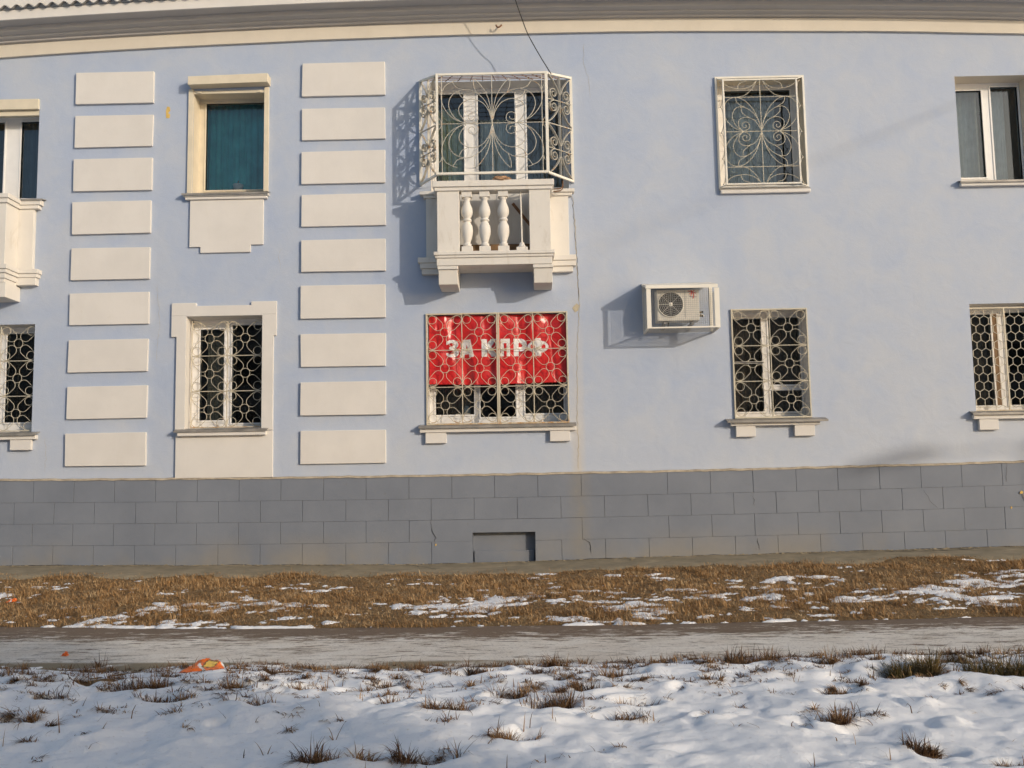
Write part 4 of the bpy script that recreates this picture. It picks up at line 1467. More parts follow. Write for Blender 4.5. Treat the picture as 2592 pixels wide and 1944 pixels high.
PW = 0.030
mf = MB()
wire_panel((AX0 + 0.06, AY + 0.008, AZ0 + 0.018), (1, 0, 0), (0, 0, 1), AX1 - AX0 - 0.13, AZ1 - AZ0 - 0.07, PW, 0.0019, mf)
mf.build("front_wire_mesh", 'mesh', ck)
ms = MB()
wire_panel((AX1 - 0.008, AY + 0.05, AZ0 + 0.018), (0, 1, 0), (0, 0, 1), 0.49, AZ1 - AZ0 - 0.05, PW, 0.0019, ms)
ms.build("side_wire_mesh", 'mesh', ck)
ms = MB()
wire_panel((AX0 + 0.008, AY + 0.05, AZ0 + 0.018), (0, 1, 0), (0, 0, 1), 0.49, AZ1 - AZ0 - 0.05, PW, 0.0019, ms)
ms.build("side_wire_mesh", 'mesh', ck)
mbm = MB()
wire_panel((AX0 + 0.01, AY + 0.02, AZ0 + 0.008), (1, 0, 0), (0, 1, 0), AX1 - AX0 - 0.02, 0.52, PW, 0.0019, mbm)
mbm.build("bottom_wire_mesh", 'mesh', ck)

acu = thing("air_conditioner", "beige outdoor air conditioner unit with round fan on the wall", "air conditioner", None, (0, 0, 0))
UX0, UX1, UZ0, UZ1, UY = 2.018, 2.662, 4.012, 4.487, -0.42
body = MB().box(UX0, UX1, UY, UY + 0.25, UZ0, UZ1).build("casing", 'ac', acu, 0.014)
FXc, FZc, FR = 2.225, 4.262, 0.192
ringm = MB()
ringm.sweep([(FXc + FR * math.cos(TAU * k / 40), UY - 0.006, FZc + FR * math.sin(TAU * k / 40)) for k in range(40)], 0.010, n=6, closed=True)
ringm.build("fan_ring", 'ac', acu, smooth=True)
dk = MB()
dk.add([(FXc, UY - 0.002, FZc)] + [(FXc + (FR - 0.008) * math.cos(TAU * k / 40), UY - 0.002, FZc + (FR - 0.008) * math.sin(TAU * k / 40)) for k in range(40)],
       [(0, 1 + k, 1 + (k + 1) % 40) for k in range(40)])
dk.build("fan_opening", 'ac_dark', acu)
for k in range(3):
    a0 = TAU * k / 3 + 0.4
    bl = [(FXc, UY - 0.004, FZc)]
    for t in np.linspace(0, 1.25, 9):
        rr = 0.165 - 0.02 * t
        bl.append((FXc + rr * math.cos(a0 + t), UY - 0.004 - 0.004 * t, FZc + rr * math.sin(a0 + t)))
    MB().add(bl, [(0, i, i + 1) for i in range(1, 9)]).build("fan_blade", 'ac_dark', acu)
gd = MB()
for q in range(1, 7):
    R = FR * q / 7
    gd.sweep([(FXc + R * math.cos(TAU * k / 30), UY - 0.016, FZc + R * math.sin(TAU * k / 30)) for k in range(30)], 0.0018, n=3, closed=True)
for k in range(8):
    a = TAU * k / 8
    gd.sweep([(FXc, UY - 0.016, FZc), (FXc + FR * math.cos(a), UY - 0.012, FZc + FR * math.sin(a))], 0.003, n=3)
gd.build("fan_guard", 'ac', acu)
hb = MB()
hb.add([(FXc, UY - 0.030, FZc)] + [(FXc + 0.034 * math.cos(TAU * k / 18), UY - 0.022, FZc + 0.034 * math.sin(TAU * k / 18)) for k in range(18)]
       + [(FXc + 0.034 * math.cos(TAU * k / 18), UY - 0.002, FZc + 0.034 * math.sin(TAU * k / 18)) for k in range(18)],
       [(0, 1 + k, 1 + (k + 1) % 18) for k in range(18)] + [(1 + k, 19 + k, 19 + (k + 1) % 18, 1 + (k + 1) % 18) for k in range(18)])
hb.build("fan_hub", 'ac', acu)
MB().box(2.448, 2.452, UY - 0.001, UY + 0.01, UZ0 + 0.03, UZ1 - 0.01).box(2.432, 2.4345, UY - 0.001, UY + 0.01, UZ0 + 0.05, UZ1 - 0.02).build("panel_seam", 'grey_mark', acu)
# red palm-like emblem and the small grey lettering beneath it
em = MB()
ex, ez = 2.565, 4.445
for pts in (((0, 0.0), (0.012, -0.03), (0.012, -0.07), (0.0, -0.10)), ((0, 0.0), (-0.03, 0.012), (-0.075, 0.018)), ((0, 0.0), (-0.025, -0.012), (-0.05, -0.03)),
            ((0, 0.0), (0.012, 0.02), (0.03, 0.028)), ((0, 0.0), (0.028, -0.006), (0.045, -0.02)), ((0, 0), (-0.012, 0.018), (-0.035, 0.03)), ((0.0, 0.0), (-0.018, -0.03), (-0.03, -0.06))):
    em.sweep([(ex + p[0], UY - 0.003, ez + p[1]) for p in bez(pts, 5)], 0.0055, 0.0015, (0, 1, 0))
em.build("emblem", 'red_mark', acu)
lt = MB()
tx = 2.515
for k, ch in enumerate(("oD", "e", "s", "u", "u", "l")):
    x0_ = tx + k * 0.019
    h_ = 0.016 if k else 0.022
    lt.box(x0_, x0_ + 0.004, UY - 0.002, UY, 4.366, 4.366 + h_)
    lt.box(x0_ + 0.010, x0_ + 0.0135, UY - 0.002, UY, 4.366, 4.366 + h_ * 0.8)
    lt.box(x0_ + 0.004, x0_ + 0.010, UY - 0.002, UY, 4.366 + (0 if k > 2 else h_ * 0.75), 4.366 + (0.004 if k > 2 else h_ * 0.75 + 0.004))
lt.build("lettering", 'grey_mark', acu)
for z in (4.15, 4.09):
    MB().sweep([(UX1, UY + 0.08, z), (UX1 + 0.045, UY + 0.08, z)], 0.012, n=8).build("valve", 'brass', acu)
    MB().sweep([(UX1 + 0.0455, UY + 0.08, z), (UX1 + 0.065, UY + 0.08, z)], 0.017, n=8).build("valve_cap", 'black', acu)
MB().sweep([tuple(p) for p in bez([(UX1 + 0.03, UY + 0.10, 4.12), (UX1 + 0.09, UY + 0.2, 4.11), (UX1 + 0.07, -0.12, 4.16), (UX1 + 0.04, -0.005, 4.20)], 6)], 0.016, n=8).build("refrigerant_pipe", 'white_film', acu)
for x in (2.12, 2.54):
    MB().box(x, x + 0.04, UY + 0.02, -0.004, 3.965, 4.0).box(x, x + 0.04, -0.045, -0.004, 3.92, 3.964).build("bracket", 'flash', acu)
    MB().box(x, x + 0.04, UY + 0.05, UY + 0.10, 4.0005, 4.0115).build("foot", 'black', acu)
MB().sweep([(2.2, UY + 0.1, 4.0), (2.19, UY + 0.08, 3.93), (2.12, UY + 0.12, 3.90), (2.05, UY + 0.2, 3.93)], 0.012, n=6).build("drain_hose", 'black', acu)

# ------------------------------------------------------------------ wires, hook, small things on the facade
cab = MB()
cab.sweep([tuple(p) for p in bez([(0.485, -0.64, 7.84), (0.319, -0.55, 8.177), (0.154, -0.53, 8.51), (0.072, -0.60, 8.70), (-0.038, -0.68, 9.015), (-0.12, -0.78, 9.35), (-0.25, -1.2, 10.3)], 8)], 0.0075, n=6)
cab = cab.build("cable", 'black', None)
tag(cab, "thin black cable hanging from the roof to the balcony cage", "cable")
hk = MB()
hk.sweep([tuple(p) for p in bez([(-0.27, 0.0, 8.93), (-0.275, -0.10, 8.90), (-0.29, -0.13, 8.86), (-0.33, -0.14, 8.845), (-0.355, -0.14, 8.87), (-0.35, -0.14, 8.885)], 5)], 0.012, n=6)
hk.build("wall_hook", 'rusty', None)
tag(bpy.data.objects["wall_hook"], "rusty iron hook in the cream band under the cornice", "hook")

# rag bundle lying on the balcony handrail
vs, fs = [], []
nU, nV = 18, 12
for j in range(nV + 1):
    for i in range(nU):
        a = TAU * i / nU
        ph = math.pi * j / nV
        rr = 1 + 0.5 * float(fbm(np.array(3 * math.cos(a) + 5.0), np.array(3 * math.sin(a) + 2 * ph), 3, 4))
        vs.append((-0.295 + 0.13 * rr * math.sin(ph) * math.cos(a), -0.60 + 0.05 * rr * math.sin(ph) * math.sin(a), 6.215 + 0.042 * rr * math.cos(ph)))
for j in range(nV):
    for i in range(nU):
        k = (i + 1) % nU
        fs.append((j * nU + i, (j + 1) * nU + i, (j + 1) * nU + k, j * nU + k))
rag = MB().add(vs, fs).build("rag", 'rag', None, smooth=False)
tag(rag, "crumpled brown and white rag hanging over the balcony handrail", "rag")

# ------------------------------------------------------------------ ground
gr = MB().add([(-400, -500, -0.12), (400, -500, -0.12), (400, 300, -0.12), (-400, 300, -0.12)], [(0, 1, 2, 3)]).build("ground", 'snow')
structure(gr)
V, F = grid(np.arange(-14, 14.01, 0.08), np.arange(-5.1, -0.85, 0.06), lawn_z)
structure(np_obj("lawn", V, F, 'soil', True))


def apron_z(x, y):
    edge = 0.03 * fbm(x * 2.2, y * 0 + 3.1, 4, 6)
    t = np.clip(-y / 1.15, 0, 1.4)
    return base_z(x) + 0.006 - 0.05 * t + 0.016 * fbm(x * 2.2, y * 3, 5, 9, 0.6) - 0.25 * np.clip(t - 1.0 - edge * 4, 0, 1)


V, F = grid(np.arange(-14, 14.01, 0.05), np.arange(-1.45, 0.05, 0.05), apron_z)
apron = structure(np_obj("concrete_apron", V, F, 'concrete', True))


def ground_crack(pts, w, zf, parent):
    P = []
    for (x0, y0), (x1, y1) in zip(pts[:-1], pts[1:]):
        n = max(2, int(math.hypot(x1 - x0, y1 - y0) / 0.06))
        for i in range(n):
            t = i / n
            P.append((x0 + (x1 - x0) * t + rng.uniform(-.015, .015), y0 + (y1 - y0) * t + rng.uniform(-.015, .015)))
    L = [(x, y - w * rng.uniform(0.3, 1), float(zf(np.array(x), np.array(y - w))) + 0.004) for x, y in P]
    R = [(x, y + w * rng.uniform(0.3, 1), float(zf(np.array(x), np.array(y + w))) + 0.004) for x, y in P]
    n = len(P)
    MB().add(L + R, [(i, i + 1, n + i + 1, n + i) for i in range(n - 1)]).build("crack", 'crack', parent)


ground_crack([(-8.5, -0.10), (-5.2, -0.08), (-3.0, -0.11), (-1.5, -0.06), (-0.8, -0.07)], 0.022, apron_z, apron)
ground_crack([(-0.1, -0.10), (1.5, -0.07), (3.0, -0.09), (5.0, -0.10), (8.5, -0.06)], 0.022, apron_z, apron)
ground_crack([(-1.9, -0.15), (-1.5, -0.45), (-1.3, -0.80)], 0.012, apron_z, apron)
ground_crack([(-0.3, -0.12), (-0.35, -0.5)], 0.008, apron_z, apron)
ground_crack([(4.2, -0.2), (5.4, -0.28), (6.8, -0.22)], 0.014, apron_z, apron)
# broken mortar crumbs along the foot of the wall
cr = MB()
for _ in range(1300):
    x = rng.uniform(-9, 9)
    s = rng.uniform(0.006, 0.022) * (2.0 if rng.random() < 0.12 else 1.0)
    y = -0.045 - abs(rng.gauss(0, 0.12))
    z = float(base_z(x)) + 0.004
    cr.add([(x - s, y - s * .6, z), (x + s, y - s * .5, z), (x + s * .7, y + s * .6, z), (x - s * .8, y + s * .5, z), (x + rng.uniform(-s, s) * .3, y, z + s * 0.45)],
           [(0, 1, 4), (1, 2, 4), (2, 3, 4), (3, 0, 4)])
cr = cr.build("rubble", 'concrete')
tag(cr, "crumbs of broken mortar along the foot of the wall", "rubble", kind='stuff')


def walk_z(x, y):
    return 0.098 + 0.006 * fbm(x * 0.9, y * 1.2, 3, 12) + np.where(y > walk_far(x), -0.10, 0.0) + np.where(y < walk_near(x) - 0.25, -0.2, 0)


V, F = grid(np.arange(-14, 14.01, 0.08), np.arange(-7.6, -2.5, 0.05), walk_z)
structure(np_obj("sidewalk", V, F, 'sidewalk', True))


# thin rim of snow and broken patches of snow on the lawn
def lawn_snow_h(x, y):
    far = walk_far(x)
    t = (y - far) / (-1.15 - far)
    n = fbm(x * 1.0 + 0.35 * y, y * 1.9, 5, 20, 0.6)
    right = np.clip((x + 1.0) / 8.0, 0, 1)
    left = np.clip((-2.0 - x) / 6.0, 0, 1)
    bias = -0.45 + 0.42 * np.exp(-((t - 0.27) / 0.15) ** 2) + 0.22 * right * np.exp(-((t - 0.42) / 0.22) ** 2) + 0.14 * left * np.exp(-((t - 0.26) / 0.12) ** 2)
    bias = bias - 0.22 * np.clip((t - 0.6) / 0.25, 0, 1)
    rim = (0.52 + 0.6 * fbm(x * 2.7, x * 0 + 4.0, 4, 25)) * np.exp(-((t + 0.010) / 0.012) ** 2)
    return 0.080 * (n + bias + rim) + 0.085 * fbm(x * 4.4, y * 8.0, 6, 31, 0.70) - 0.013


def lawn_snow_z(x, y):
    far = walk_far(x)
    b = np.where(y > far, lawn_z(x, np.maximum(y, far)), 0.098)
    h = lawn_snow_h(x, y)
    return b + np.where(h > 0, 0.026 * (1 - np.exp(-h / 0.026)), h) - np.maximum(0, far - 0.04 - y) * 0.5


V, F = grid(np.arange(-9.4, 9.41, 0.026), np.arange(-4.9, -1.3, 0.026), lawn_snow_z)
ls = np_obj("lawn_snow", V, F, 'snow', True)
tag(ls, "broken patches of snow lying between the brown grass of the lawn", "snow", kind='stuff')

# snowfield in the foreground, with hollows where grass stands
TUFTS = [  # x, y, half width, half depth, blades, longest, material, label
    (2.78, -7.66, 0.21, 0.12, 520, 0.19, 'green_grass', "big dark grass clump in the snow, left of the two at the right side"),
    (3.50, -7.74, 0.27, 0.15, 720, 0.21, 'green_grass', "widest grass clump with a greenish base at the right picture edge"),
    (0.12, -8.50, 0.15, 0.08, 260, 0.17, 'tuft_grass', "dark grass tuft in the snow below the basement niche, left of a pair"),
    (0.70, -8.42, 0.12, 0.08, 230, 0.20, 'tuft_grass', "spiky grass tuft in the snow, right of the pair below the niche"),
    (0.42, -8.08, 0.10, 0.06, 170, 0.15, 'tuft_grass', "small reddish grass tuft between and behind the spiky pair in the snow"),
    (1.67, -7.10, 0.26, 0.11, 420, 0.15, 'tuft_grass', "low wide grass tuft by the path below the air conditioner"),
    (-2.86, -7.80, 0.17, 0.07, 240, 0.15, 'tuft_grass', "dark grass tuft in the snow left and below the orange wrapper"),
    (-2.22, -7.70, 0.20, 0.06, 300, 0.13, 'tuft_grass', "flat dark grass tuft in the snow right below the orange wrapper"),
    (-3.70, -7.55, 0.13, 0.07, 220, 0.13, 'tuft_grass', "rounded brown grass tuft in the snow near the left picture edge"),
    (0.64, -7.58, 0.17, 0.08, 260, 0.17, 'tuft_grass', "feathery grass tuft in the middle of the snow strip by the path"),
    (2.72, -6.84, 0.20, 0.09, 320, 0.14, 'tuft_grass', "brown grass tuft at the path's edge above the big clumps"),
    (3.23, -7.22, 0.20, 0.09, 330, 0.16, 'tuft_grass', "brown grass tuft just above and between the two big clumps"),
    (-0.37, -7.45, 0.14, 0.07, 220, 0.15, 'tuft_grass', "straw coloured grass tuft in the snow below the niche's left corner"),
    (0.16, -7.18, 0.15, 0.07, 240, 0.14, 'tuft_grass', "brown grass tuft near the path below the niche's right side"),
    (1.13, -8.80, 0.08, 0.06, 120, 0.14, 'tuft_grass', "lone small grass tuft in smooth snow right of the spiky pair"),
]
SMALL = [(1.95, -6.83), (1.59, -7.62), (2.69, -6.4), (1.78, -8.95), (2.24, -9.55), (2.55, -9.76), (2.1, -8.25), (3.94, -6.9), (-0.18, -8.27), (-1.3, -7.25), (-1.02, -7.22), (-1.07, -7.71),
         (-1.28, -7.93), (-0.93, -8.39), (-0.53, -8.62), (-0.1, -9.16), (-0.54, -9.62), (0.56, -8.76), (-0.93, -9.6), (0.45, -6.95), (-3.44, -7.5), (-3.3, -7.43), (-2.52, -8.21), (-1.64, -7.81),
         (-1.87, -8.37), (-3.78, -6.71), (-3.65, -6.6), (-4.34, -6.67), (-3.38, -8.62), (-3.37, -8.04), (-1.91, -7.24), (-1.1, -9.59), (-2.3, -6.75), (0.95, -7.3), (1.25, -7.0), (2.2, -7.35), (3.6, -7.1)]

foot = [(nrng.uniform(-6, 6), nrng.uniform(-11.5, -7.3), nrng.uniform(0.05, 0.11), nrng.uniform(0.010, 0.034), nrng.uniform(0.7, 1.5)) for _ in range(110)]
hollow = [(t[0], t[1] - 0.02, t[2] * 1.15, t[3] * 1.25, 0.062) for t in TUFTS] + [(x, y, 0.13, 0.07, 0.045) for x, y in SMALL]


def snow_z(x, y):
    near = walk_near(x)
    t = np.clip((near + 0.10 + 0.30 * fbm(x * 1.6, y * 1.1, 4, 40) - y) / 0.55, -1, 1)
    edge = np.where(t > 0, np.sin(t * math.pi / 2), t * 2.0)
    e1 = np.clip(edge, 0, 1)
    z = 0.085 + 0.040 * edge - 0.07 * np.clip((-7.4 - y) / 2.0, 0, 1)
    z = z + 0.060 * fbm(x * 1.1, y * 1.4, 3, 44, 0.50) * e1
    wx, wy = 0.10 * fbm(x * 3, y * 3, 3, 48), 0.10 * fbm(x * 3, y * 3, 3, 49)
    rough = np.clip((near - y) / 0.5, 0, 1)
    z = z + (0.075 * np.abs(fbm((x + wx) * 1.5, (y + wy) * 2.0, 4, 52, 0.55)) + 0.014 * fbm((x + wx) * 7.0, (y + wy) * 7.5, 4, 54, 0.6)) * rough
    for fx, fy, r, d, an in foot:
        q = ((x + wx - fx) / (r * an)) ** 2 + ((y + wy - fy) / r) ** 2
        z = z - d * np.exp(-q) * rough + 0.3 * d * np.exp(-((np.sqrt(q) - 1.5) / 0.5) ** 2) * rough
    for hx_, hy_, ra, rb, d in hollow:
        q = ((x + 0.5 * wx - hx_) / ra) ** 2 + ((y + 0.5 * wy - hy_) / rb) ** 2
        z = z - d * np.exp(-q * q) + 0.35 * d * np.exp(-((np.sqrt(q) - 1.5) / 0.35) ** 2)
    return z




def verge_z(x, y):
    near = walk_near(x)
    t = np.clip((near + 0.10 + 0.30 * fbm(x * 1.6, y * 1.1, 4, 40) - y) / 0.55, -1, 1)
    edge = np.where(t > 0, np.sin(t * math.pi / 2), t * 2.0)
    depth = 0.014 + 0.040 * np.clip((-7.3 - y) / 1.3, 0, 1)
    return 0.085 + 0.040 * edge - 0.07 * np.clip((-7.4 - y) / 2.0, 0, 1) - depth + 0.022 * fbm(x * 5, y * 6, 4, 57, 0.6)


V, F = grid(np.arange(-6.2, 6.21, 0.05), np.arange(-11.6, -6.2, 0.05), verge_z)
structure(np_obj("verge_soil", V, F, 'soil', True))
V, F = grid(np.arange(-6.2, 6.21, 0.022), np.arange(-11.6, -6.0, 0.022), snow_z)
structure(np_obj("snowfield", V, F, 'snow', True))
V, F = grid(np.arange(-30, 30.1, 0.25), np.arange(-30, -5.9, 0.25), lambda x, y: np.where((np.abs(x) < 6.0) & (y > -11.4), -0.05, 0.055 + 0.05 * fbm(x, y, 3, 44) - 0.2 * (y > walk_near(x))))
structure(np_obj("far_snowfield", V, F, 'snow', True))


# ------------------------------------------------------------------ grass
def blades(base, L, az, lean, w, curl):
    """arrays -> triangles: each blade is a bent strip of three segments"""
    n = len(L)
    d = np.column_stack([np.cos(az), np.sin(az), np.zeros(n)])
    side = np.column_stack([-np.sin(az), np.cos(az), np.zeros(n)])
    pts = [base]
    ang = lean.copy()
    p = base.copy()
    for s in range(3):
        p = p + (d * np.sin(ang)[:, None] + np.array([0, 0, 1.0]) * np.cos(ang)[:, None]) * (L / 3)[:, None]
        pts.append(p)
        ang = ang + curl
    ws = [1.0, 0.85, 0.55]
    V = []
    for k in range(3):
        V += [pts[k] - side * (w * ws[k] / 2)[:, None], pts[k] + side * (w * ws[k] / 2)[:, None]]
    V.append(pts[3])
    V = np.stack(V, 1)
    T = np.array([[0, 1, 3], [0, 3, 2], [2, 3, 5], [2, 5, 4], [4, 5, 6]])
    F = (np.arange(n)[:, None, None] * 7 + T[None]).reshape(-1, 3)
    return V.reshape(-1, 3), F


# lawn: clumps of dry grass, thinner where snow lies
nc = 30000
cx = nrng.uniform(-9.3, 9.3, nc)
cyy = nrng.uniform(-4.75, -0.95, nc)
far = walk_far(cx)
tt_ = (cyy - far) / (-1.15 - far)
sh = lawn_snow_h(cx, cyy)
clump = fbm(cx * 2.2, cyy * 2.6, 3, 60)
keep = (tt_ > -0.012 - 0.05 * clump) & (nrng.random(nc) < np.clip(0.92 - 16 * np.maximum(sh - 0.006, 0) + 0.6 * clump, 0.16, 1)) & (nrng.random(nc) < np.clip((1.02 + 0.25 * fbm(cx * 1.2, cyy * 0, 3, 61) - tt_) * 9, 0, 1))
cx, cyy, clump = cx[keep], cyy[keep], clump[keep]
per = 7
n = len(cx) * per
rep = lambda a: np.repeat(a, per)
bx = rep(cx) + nrng.normal(0, 0.040, n)
by = rep(cyy) + nrng.normal(0, 0.03, n)
hsc = np.clip(1.0 + 2.0 * rep(clump), 0.45, 2.0) * np.clip(1.05 - 0.35 * (by + 4.5) / 3.5, 0.6, 1.1)
Lb = nrng.uniform(0.03, 0.085, n) * hsc * rep(np.where(nrng.random(len(cx)) < 0.12, 1.7, 1.0))
gaz = 2.6 + 2.0 * fbm(bx * 0.8, by * 0.8, 3, 63) + nrng.normal(0, 1.6, n)
base = np.column_stack([bx, by, lawn_z(bx, by) - 0.005])
V, F = blades(base, Lb, gaz, np.abs(nrng.normal(0.95, 0.45, n)), nrng.uniform(0.003, 0.008, n), nrng.uniform(0.1, 0.9, n))
nb2 = 60000                # short matted thatch under the clumps
tx_, ty_ = nrng.uniform(-9.3, 9.3, nb2), nrng.uniform(-4.7, -1.0, nb2)
ok = (ty_ > walk_far(tx_) + 0.02) & (lawn_snow_h(tx_, ty_) < 0.012)
tx_, ty_ = tx_[ok], ty_[ok]
n2 = len(tx_)
V2, F2 = blades(np.column_stack([tx_, ty_, lawn_z(tx_, ty_) - 0.003]), nrng.uniform(0.03, 0.07, n2), nrng.uniform(0, TAU, n2), nrng.uniform(0.7, 1.45, n2),
                nrng.uniform(0.005, 0.012, n2), nrng.uniform(0, 0.4, n2))
V, F = np.vstack([V, V2]), np.vstack([F, F2 + len(V)])
dg = np_obj("dry_grass", V, F, 'lawn_grass')
tag(dg, "brown withered grass covering the lawn in front of the plinth", "grass", kind='stuff')


def tuft_arrays(cx, cy, rx, ry, nb, lmin, lmax, spread=0.6, zfun=snow_z, flat=0.35):
    """an uneven tussock: several sub-clumps of different height, some pressed flat by the snow"""
    ns = 2 + int(rx / 0.035)
    sa, sr = nrng.uniform(0, TAU, ns), np.sqrt(nrng.random(ns)) * 0.85
    sx, sy = cx + rx * sr * np.cos(sa), cy + ry * sr * np.sin(sa)
    sw = nrng.uniform(0.12, 0.42, ns)
    sh_ = nrng.uniform(0.45, 1.15, ns)
    saz = nrng.uniform(0, TAU, ns)
    sfl = nrng.random(ns) < flat
    pk = nrng.dirichlet(np.ones(ns) * 1.2)
    k = nrng.choice(ns, nb, p=pk)
    gx, gy = nrng.normal(0, 1, nb), nrng.normal(0, 1, nb)
    x = sx[k] + gx * rx * sw[k] * 0.6
    y = sy[k] + gy * ry * sw[k] * 0.6
    z = zfun(x, y) - 0.006
    L = nrng.uniform(lmin, lmax, nb) * sh_[k]
    az = np.where(sfl[k], saz[k] + nrng.normal(0, 0.6, nb), np.arctan2(gy, gx) + nrng.normal(0, 0.9, nb))
    lean = np.where(sfl[k], np.abs(nrng.normal(1.15, 0.25, nb)), np.abs(nrng.normal(spread * 0.7, 0.35, nb)))
    return blades(np.column_stack([x, y, z]), L, az, lean, nrng.uniform(0.0035, 0.0085, nb), nrng.uniform(0.0, 0.8, nb))


for x, y, rx, ry, nb, lm, mt, lab in TUFTS:
    V, F = tuft_arrays(0, 0, rx * 1.15, ry * 1.2, int(nb * 2.2), lm * 0.40, lm * 1.30, 0.75, lambda a, b, x=x, y=y: np.maximum(snow_z(a + x, b + y), verge_z(a + x, b + y)))
    o = np_obj("grass_tuft", V, F, mt)
    o.location = (x, y, 0)
    tag(o, lab, "grass tuft", "grass tufts in the snow")

VV, FF, off = [], [], 0


def acc(V, F):
    global off
    VV.append(V)
    FF.append(F + off)
    off += len(V)


for x, y in SMALL:
    acc(*tuft_arrays(x, y, nrng.uniform(0.09, 0.20), nrng.uniform(0.04, 0.09), int(nrng.uniform(260, 560)), 0.05, nrng.uniform(0.12, 0.19), 0.85, flat=0.5))
for _ in range(240):      # loose strands and seedlings poking through, denser by the path
    x, y = nrng.uniform(-5, 5), -6.8 - abs(nrng.normal(0, 0.75))
    acc(*tuft_arrays(x, y, nrng.uniform(0.03, 0.14), nrng.uniform(0.02, 0.05), int(nrng.uniform(12, 110)), 0.03, nrng.uniform(0.07, 0.13), 1.0))
for _ in range(150):      # single dry stalks
    x, y = nrng.uniform(-5, 5), nrng.uniform(-10.2, -6.9)
    acc(*tuft_arrays(x, y, 0.05, 0.05, int(nrng.integers(1, 4)), 0.08, 0.20, 0.5))
for _ in range(800):      # scraps of dead grass lying flat on the crust
    x, y = nrng.uniform(-5, 5), -6.75 - abs(nrng.normal(0, 0.9))
    if y < -10.4:
        continue
    acc(*tuft_arrays(x, y, nrng.uniform(0.04, 0.16), nrng.uniform(0.02, 0.06), int(nrng.uniform(8, 60)), 0.03, 0.11, 1.5, flat=0.85))
sg = np_obj("snow_grass", np.vstack(VV), np.vstack(FF), 'tuft_grass')
tag(sg, "sparse dry blades and small tufts poking through the snow", "grass", kind='stuff')


# ------------------------------------------------------------------ litter
def crumpled(x0, y0, w, d, h, name, label, cat, zone, mats, zf=snow_z, seed=70):
    nx, ny = 34, 22
    us, vs_ = np.linspace(-1, 1, nx), np.linspace(-1, 1, ny)
    U, Vv = np.meshgrid(us, vs_)
    X = U * w / 2 * (1 - 0.25 * np.maximum(Vv, 0)) + 0.02 * fbm(U * 3, Vv * 3, 3, seed)
    Y = Vv * d / 2 + 0.02 * fbm(U * 3, Vv * 3, 3, seed + 5)
    dome = np.clip(1 - np.abs(U) ** 3.5, 0, 1) ** 0.7 * np.clip(0.5 + 0.55 * Vv, 0, 1)
    Z = h * dome * (0.85 + 0.5 * fbm(U * 2.2, Vv * 2.2, 3, seed + 9)) + 0.015 * np.abs(fbm(U * 6, Vv * 6, 2, seed + 2))
    Z = Z + zf(X + x0, Y + y0) + 0.004
    me = MB()
    pts = np.column_stack([X.ravel(), Y.ravel(), Z.ravel()])
    b = [tuple(p) for p in pts]
    me.v = b
    for j in range(ny - 1):
        for i in range(nx - 1):
            me.f.append((j * nx + i, j * nx + i + 1, (j + 1) * nx + i + 1, (j + 1) * nx + i))
            me.mi.append(zone((us[i] + us[i + 1]) / 2, (vs_[j] + vs_[j + 1]) / 2))
    o = me.build(name, mats, None, smooth=True)
    o.location = (x0, y0, 0)
    s_ = o.modifiers.new("thickness", 'SOLIDIFY')
    s_.thickness = 0.002
    return tag(o, label, cat)


def wrap_zone(u, v):
    if u > 0.80 and v > 0.45:
        return 3
    if -0.30 < u + 0.5 * v < -0.16 and v < 0.1:
        return 3
    if 0.0 < u - 0.2 * v < 0.60 and -0.35 < v < 0.7:
        inner = 0.07 < u - 0.2 * v < 0.52 and -0.22 < v < 0.55
        return 2 if inner else 1
    return 0


crumpled(-2.62, -7.10, 0.32, 0.26, 0.075, "litter_wrapper", "crumpled orange food wrapper lying on the snow beside the path", "wrapper", wrap_zone,
         ['orange', 'brown_print', 'yellow_print', 'white_film'])
crumpled(-4.20, -6.12, 0.05, 0.05, 0.03, "litter_scrap", "tiny orange scrap at the near edge of the path", "litter", lambda u, v: 0, ['orange'], lambda a, b: walk_z(a, b), 80)
crumpled(-6.35, -2.95, 0.11, 0.07, 0.03, "litter_scrap", "small red scrap in the lawn snow at the left picture edge", "litter", lambda u, v: 1 if -0.2 < u < 0.1 else 0,
         ['orange', 'white_film'], lambda a, b: lawn_z(a, b) + 0.03, 90)

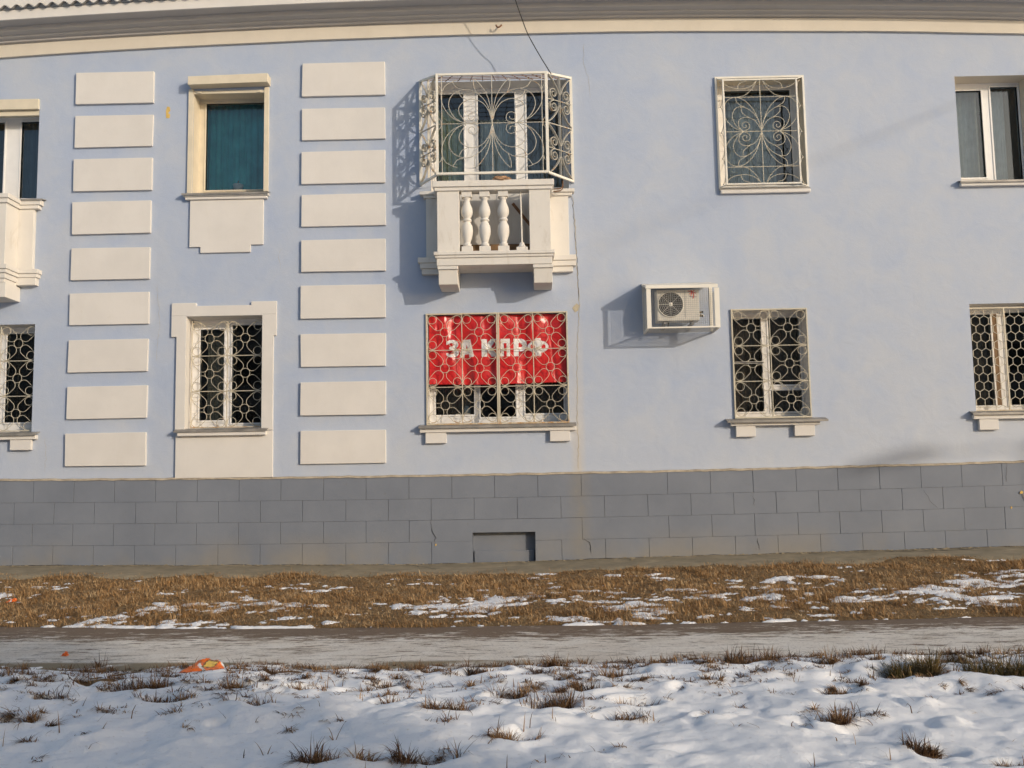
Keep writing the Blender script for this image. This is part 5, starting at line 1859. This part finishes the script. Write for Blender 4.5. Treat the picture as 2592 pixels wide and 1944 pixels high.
# dry vine leaf on the plinth at the right edge
lf = MB().prism([(7.455, 1.335), (7.47, 1.325), (7.50, 1.33), (7.51, 1.355), (7.49, 1.37), (7.47, 1.36)], PY - 0.02, PY - 0.017).build("dry_leaf", 'yellow', None)
tag(lf, "curled orange leaf against the plinth at the right edge", "leaf")
MB().sweep([(7.50, PY - 0.012, 1.325), (7.51, PY - 0.012, 1.27), (7.55, PY - 0.012, 1.20), (7.56, PY - 0.012, 0.6)], 0.004, n=4).build("stalk", 'timber', lf)

# ------------------------------------------------------------------ block across the street: mirrored in the panes, shades the snow at the left
opp = thing("apartment_block", "plain four-storey block across the street mirrored darkly in the lower panes", "building", None, (0, -39.6, 0))
MB().box(-32, 33.9, -12, 0, -0.1, 13.5).build("wall", 'opposite', opp)
MB().box(-32.3, 34.1, -12.3, 0.3, 13.501, 13.85).build("roof", 'asbestos', opp)
ow = MB().box(-0.75, 0.75, 0.002, 0.05, 0, 1.5).mesh("window", 'ac_dark')
for fl in range(4):
    for k in range(18):
        place("window", ow, opp, (-30 + k * 3.6, 0, 1.4 + fl * 3.1))

# ------------------------------------------------------------------ unseen things right of the view, added to cast soft shadows on the wall
lamp = thing("shadow_caster_lamp", "tall grey street lamp whose soft shadow touches the plinth's right end", "street lamp", None, (30.3, -20, 0.42))
MB().lathe([(0.11, -0.55), (0.10, 3.0), (0.08, 7.0), (0.07, 9.75)], 0, 0, 14).build("pole", 'flash', lamp, smooth=True)
MB().sweep([(0, 0, 9.5), (-0.5, 0, 9.62), (-1.5, 0, 9.5)], 0.03, n=8).build("arm", 'flash', lamp)
MB().prism([(-2.75, 9.26), (-1.5, 9.45), (-1.5, 9.60), (-2.0, 9.60), (-2.75, 9.38)], -0.13, 0.13).build("lamp_head", 'flash', lamp, 0.03)
sc = MB().sweep([(13.0, -0.6, 9.96), (21.0, -12.6, 12.45), (29.25, -25.0, 15.2)], 0.017, n=5).build("service_cable", 'black')
tag(sc, "service cable whose thin slanting shadow crosses the wall by the right windows", "cable")
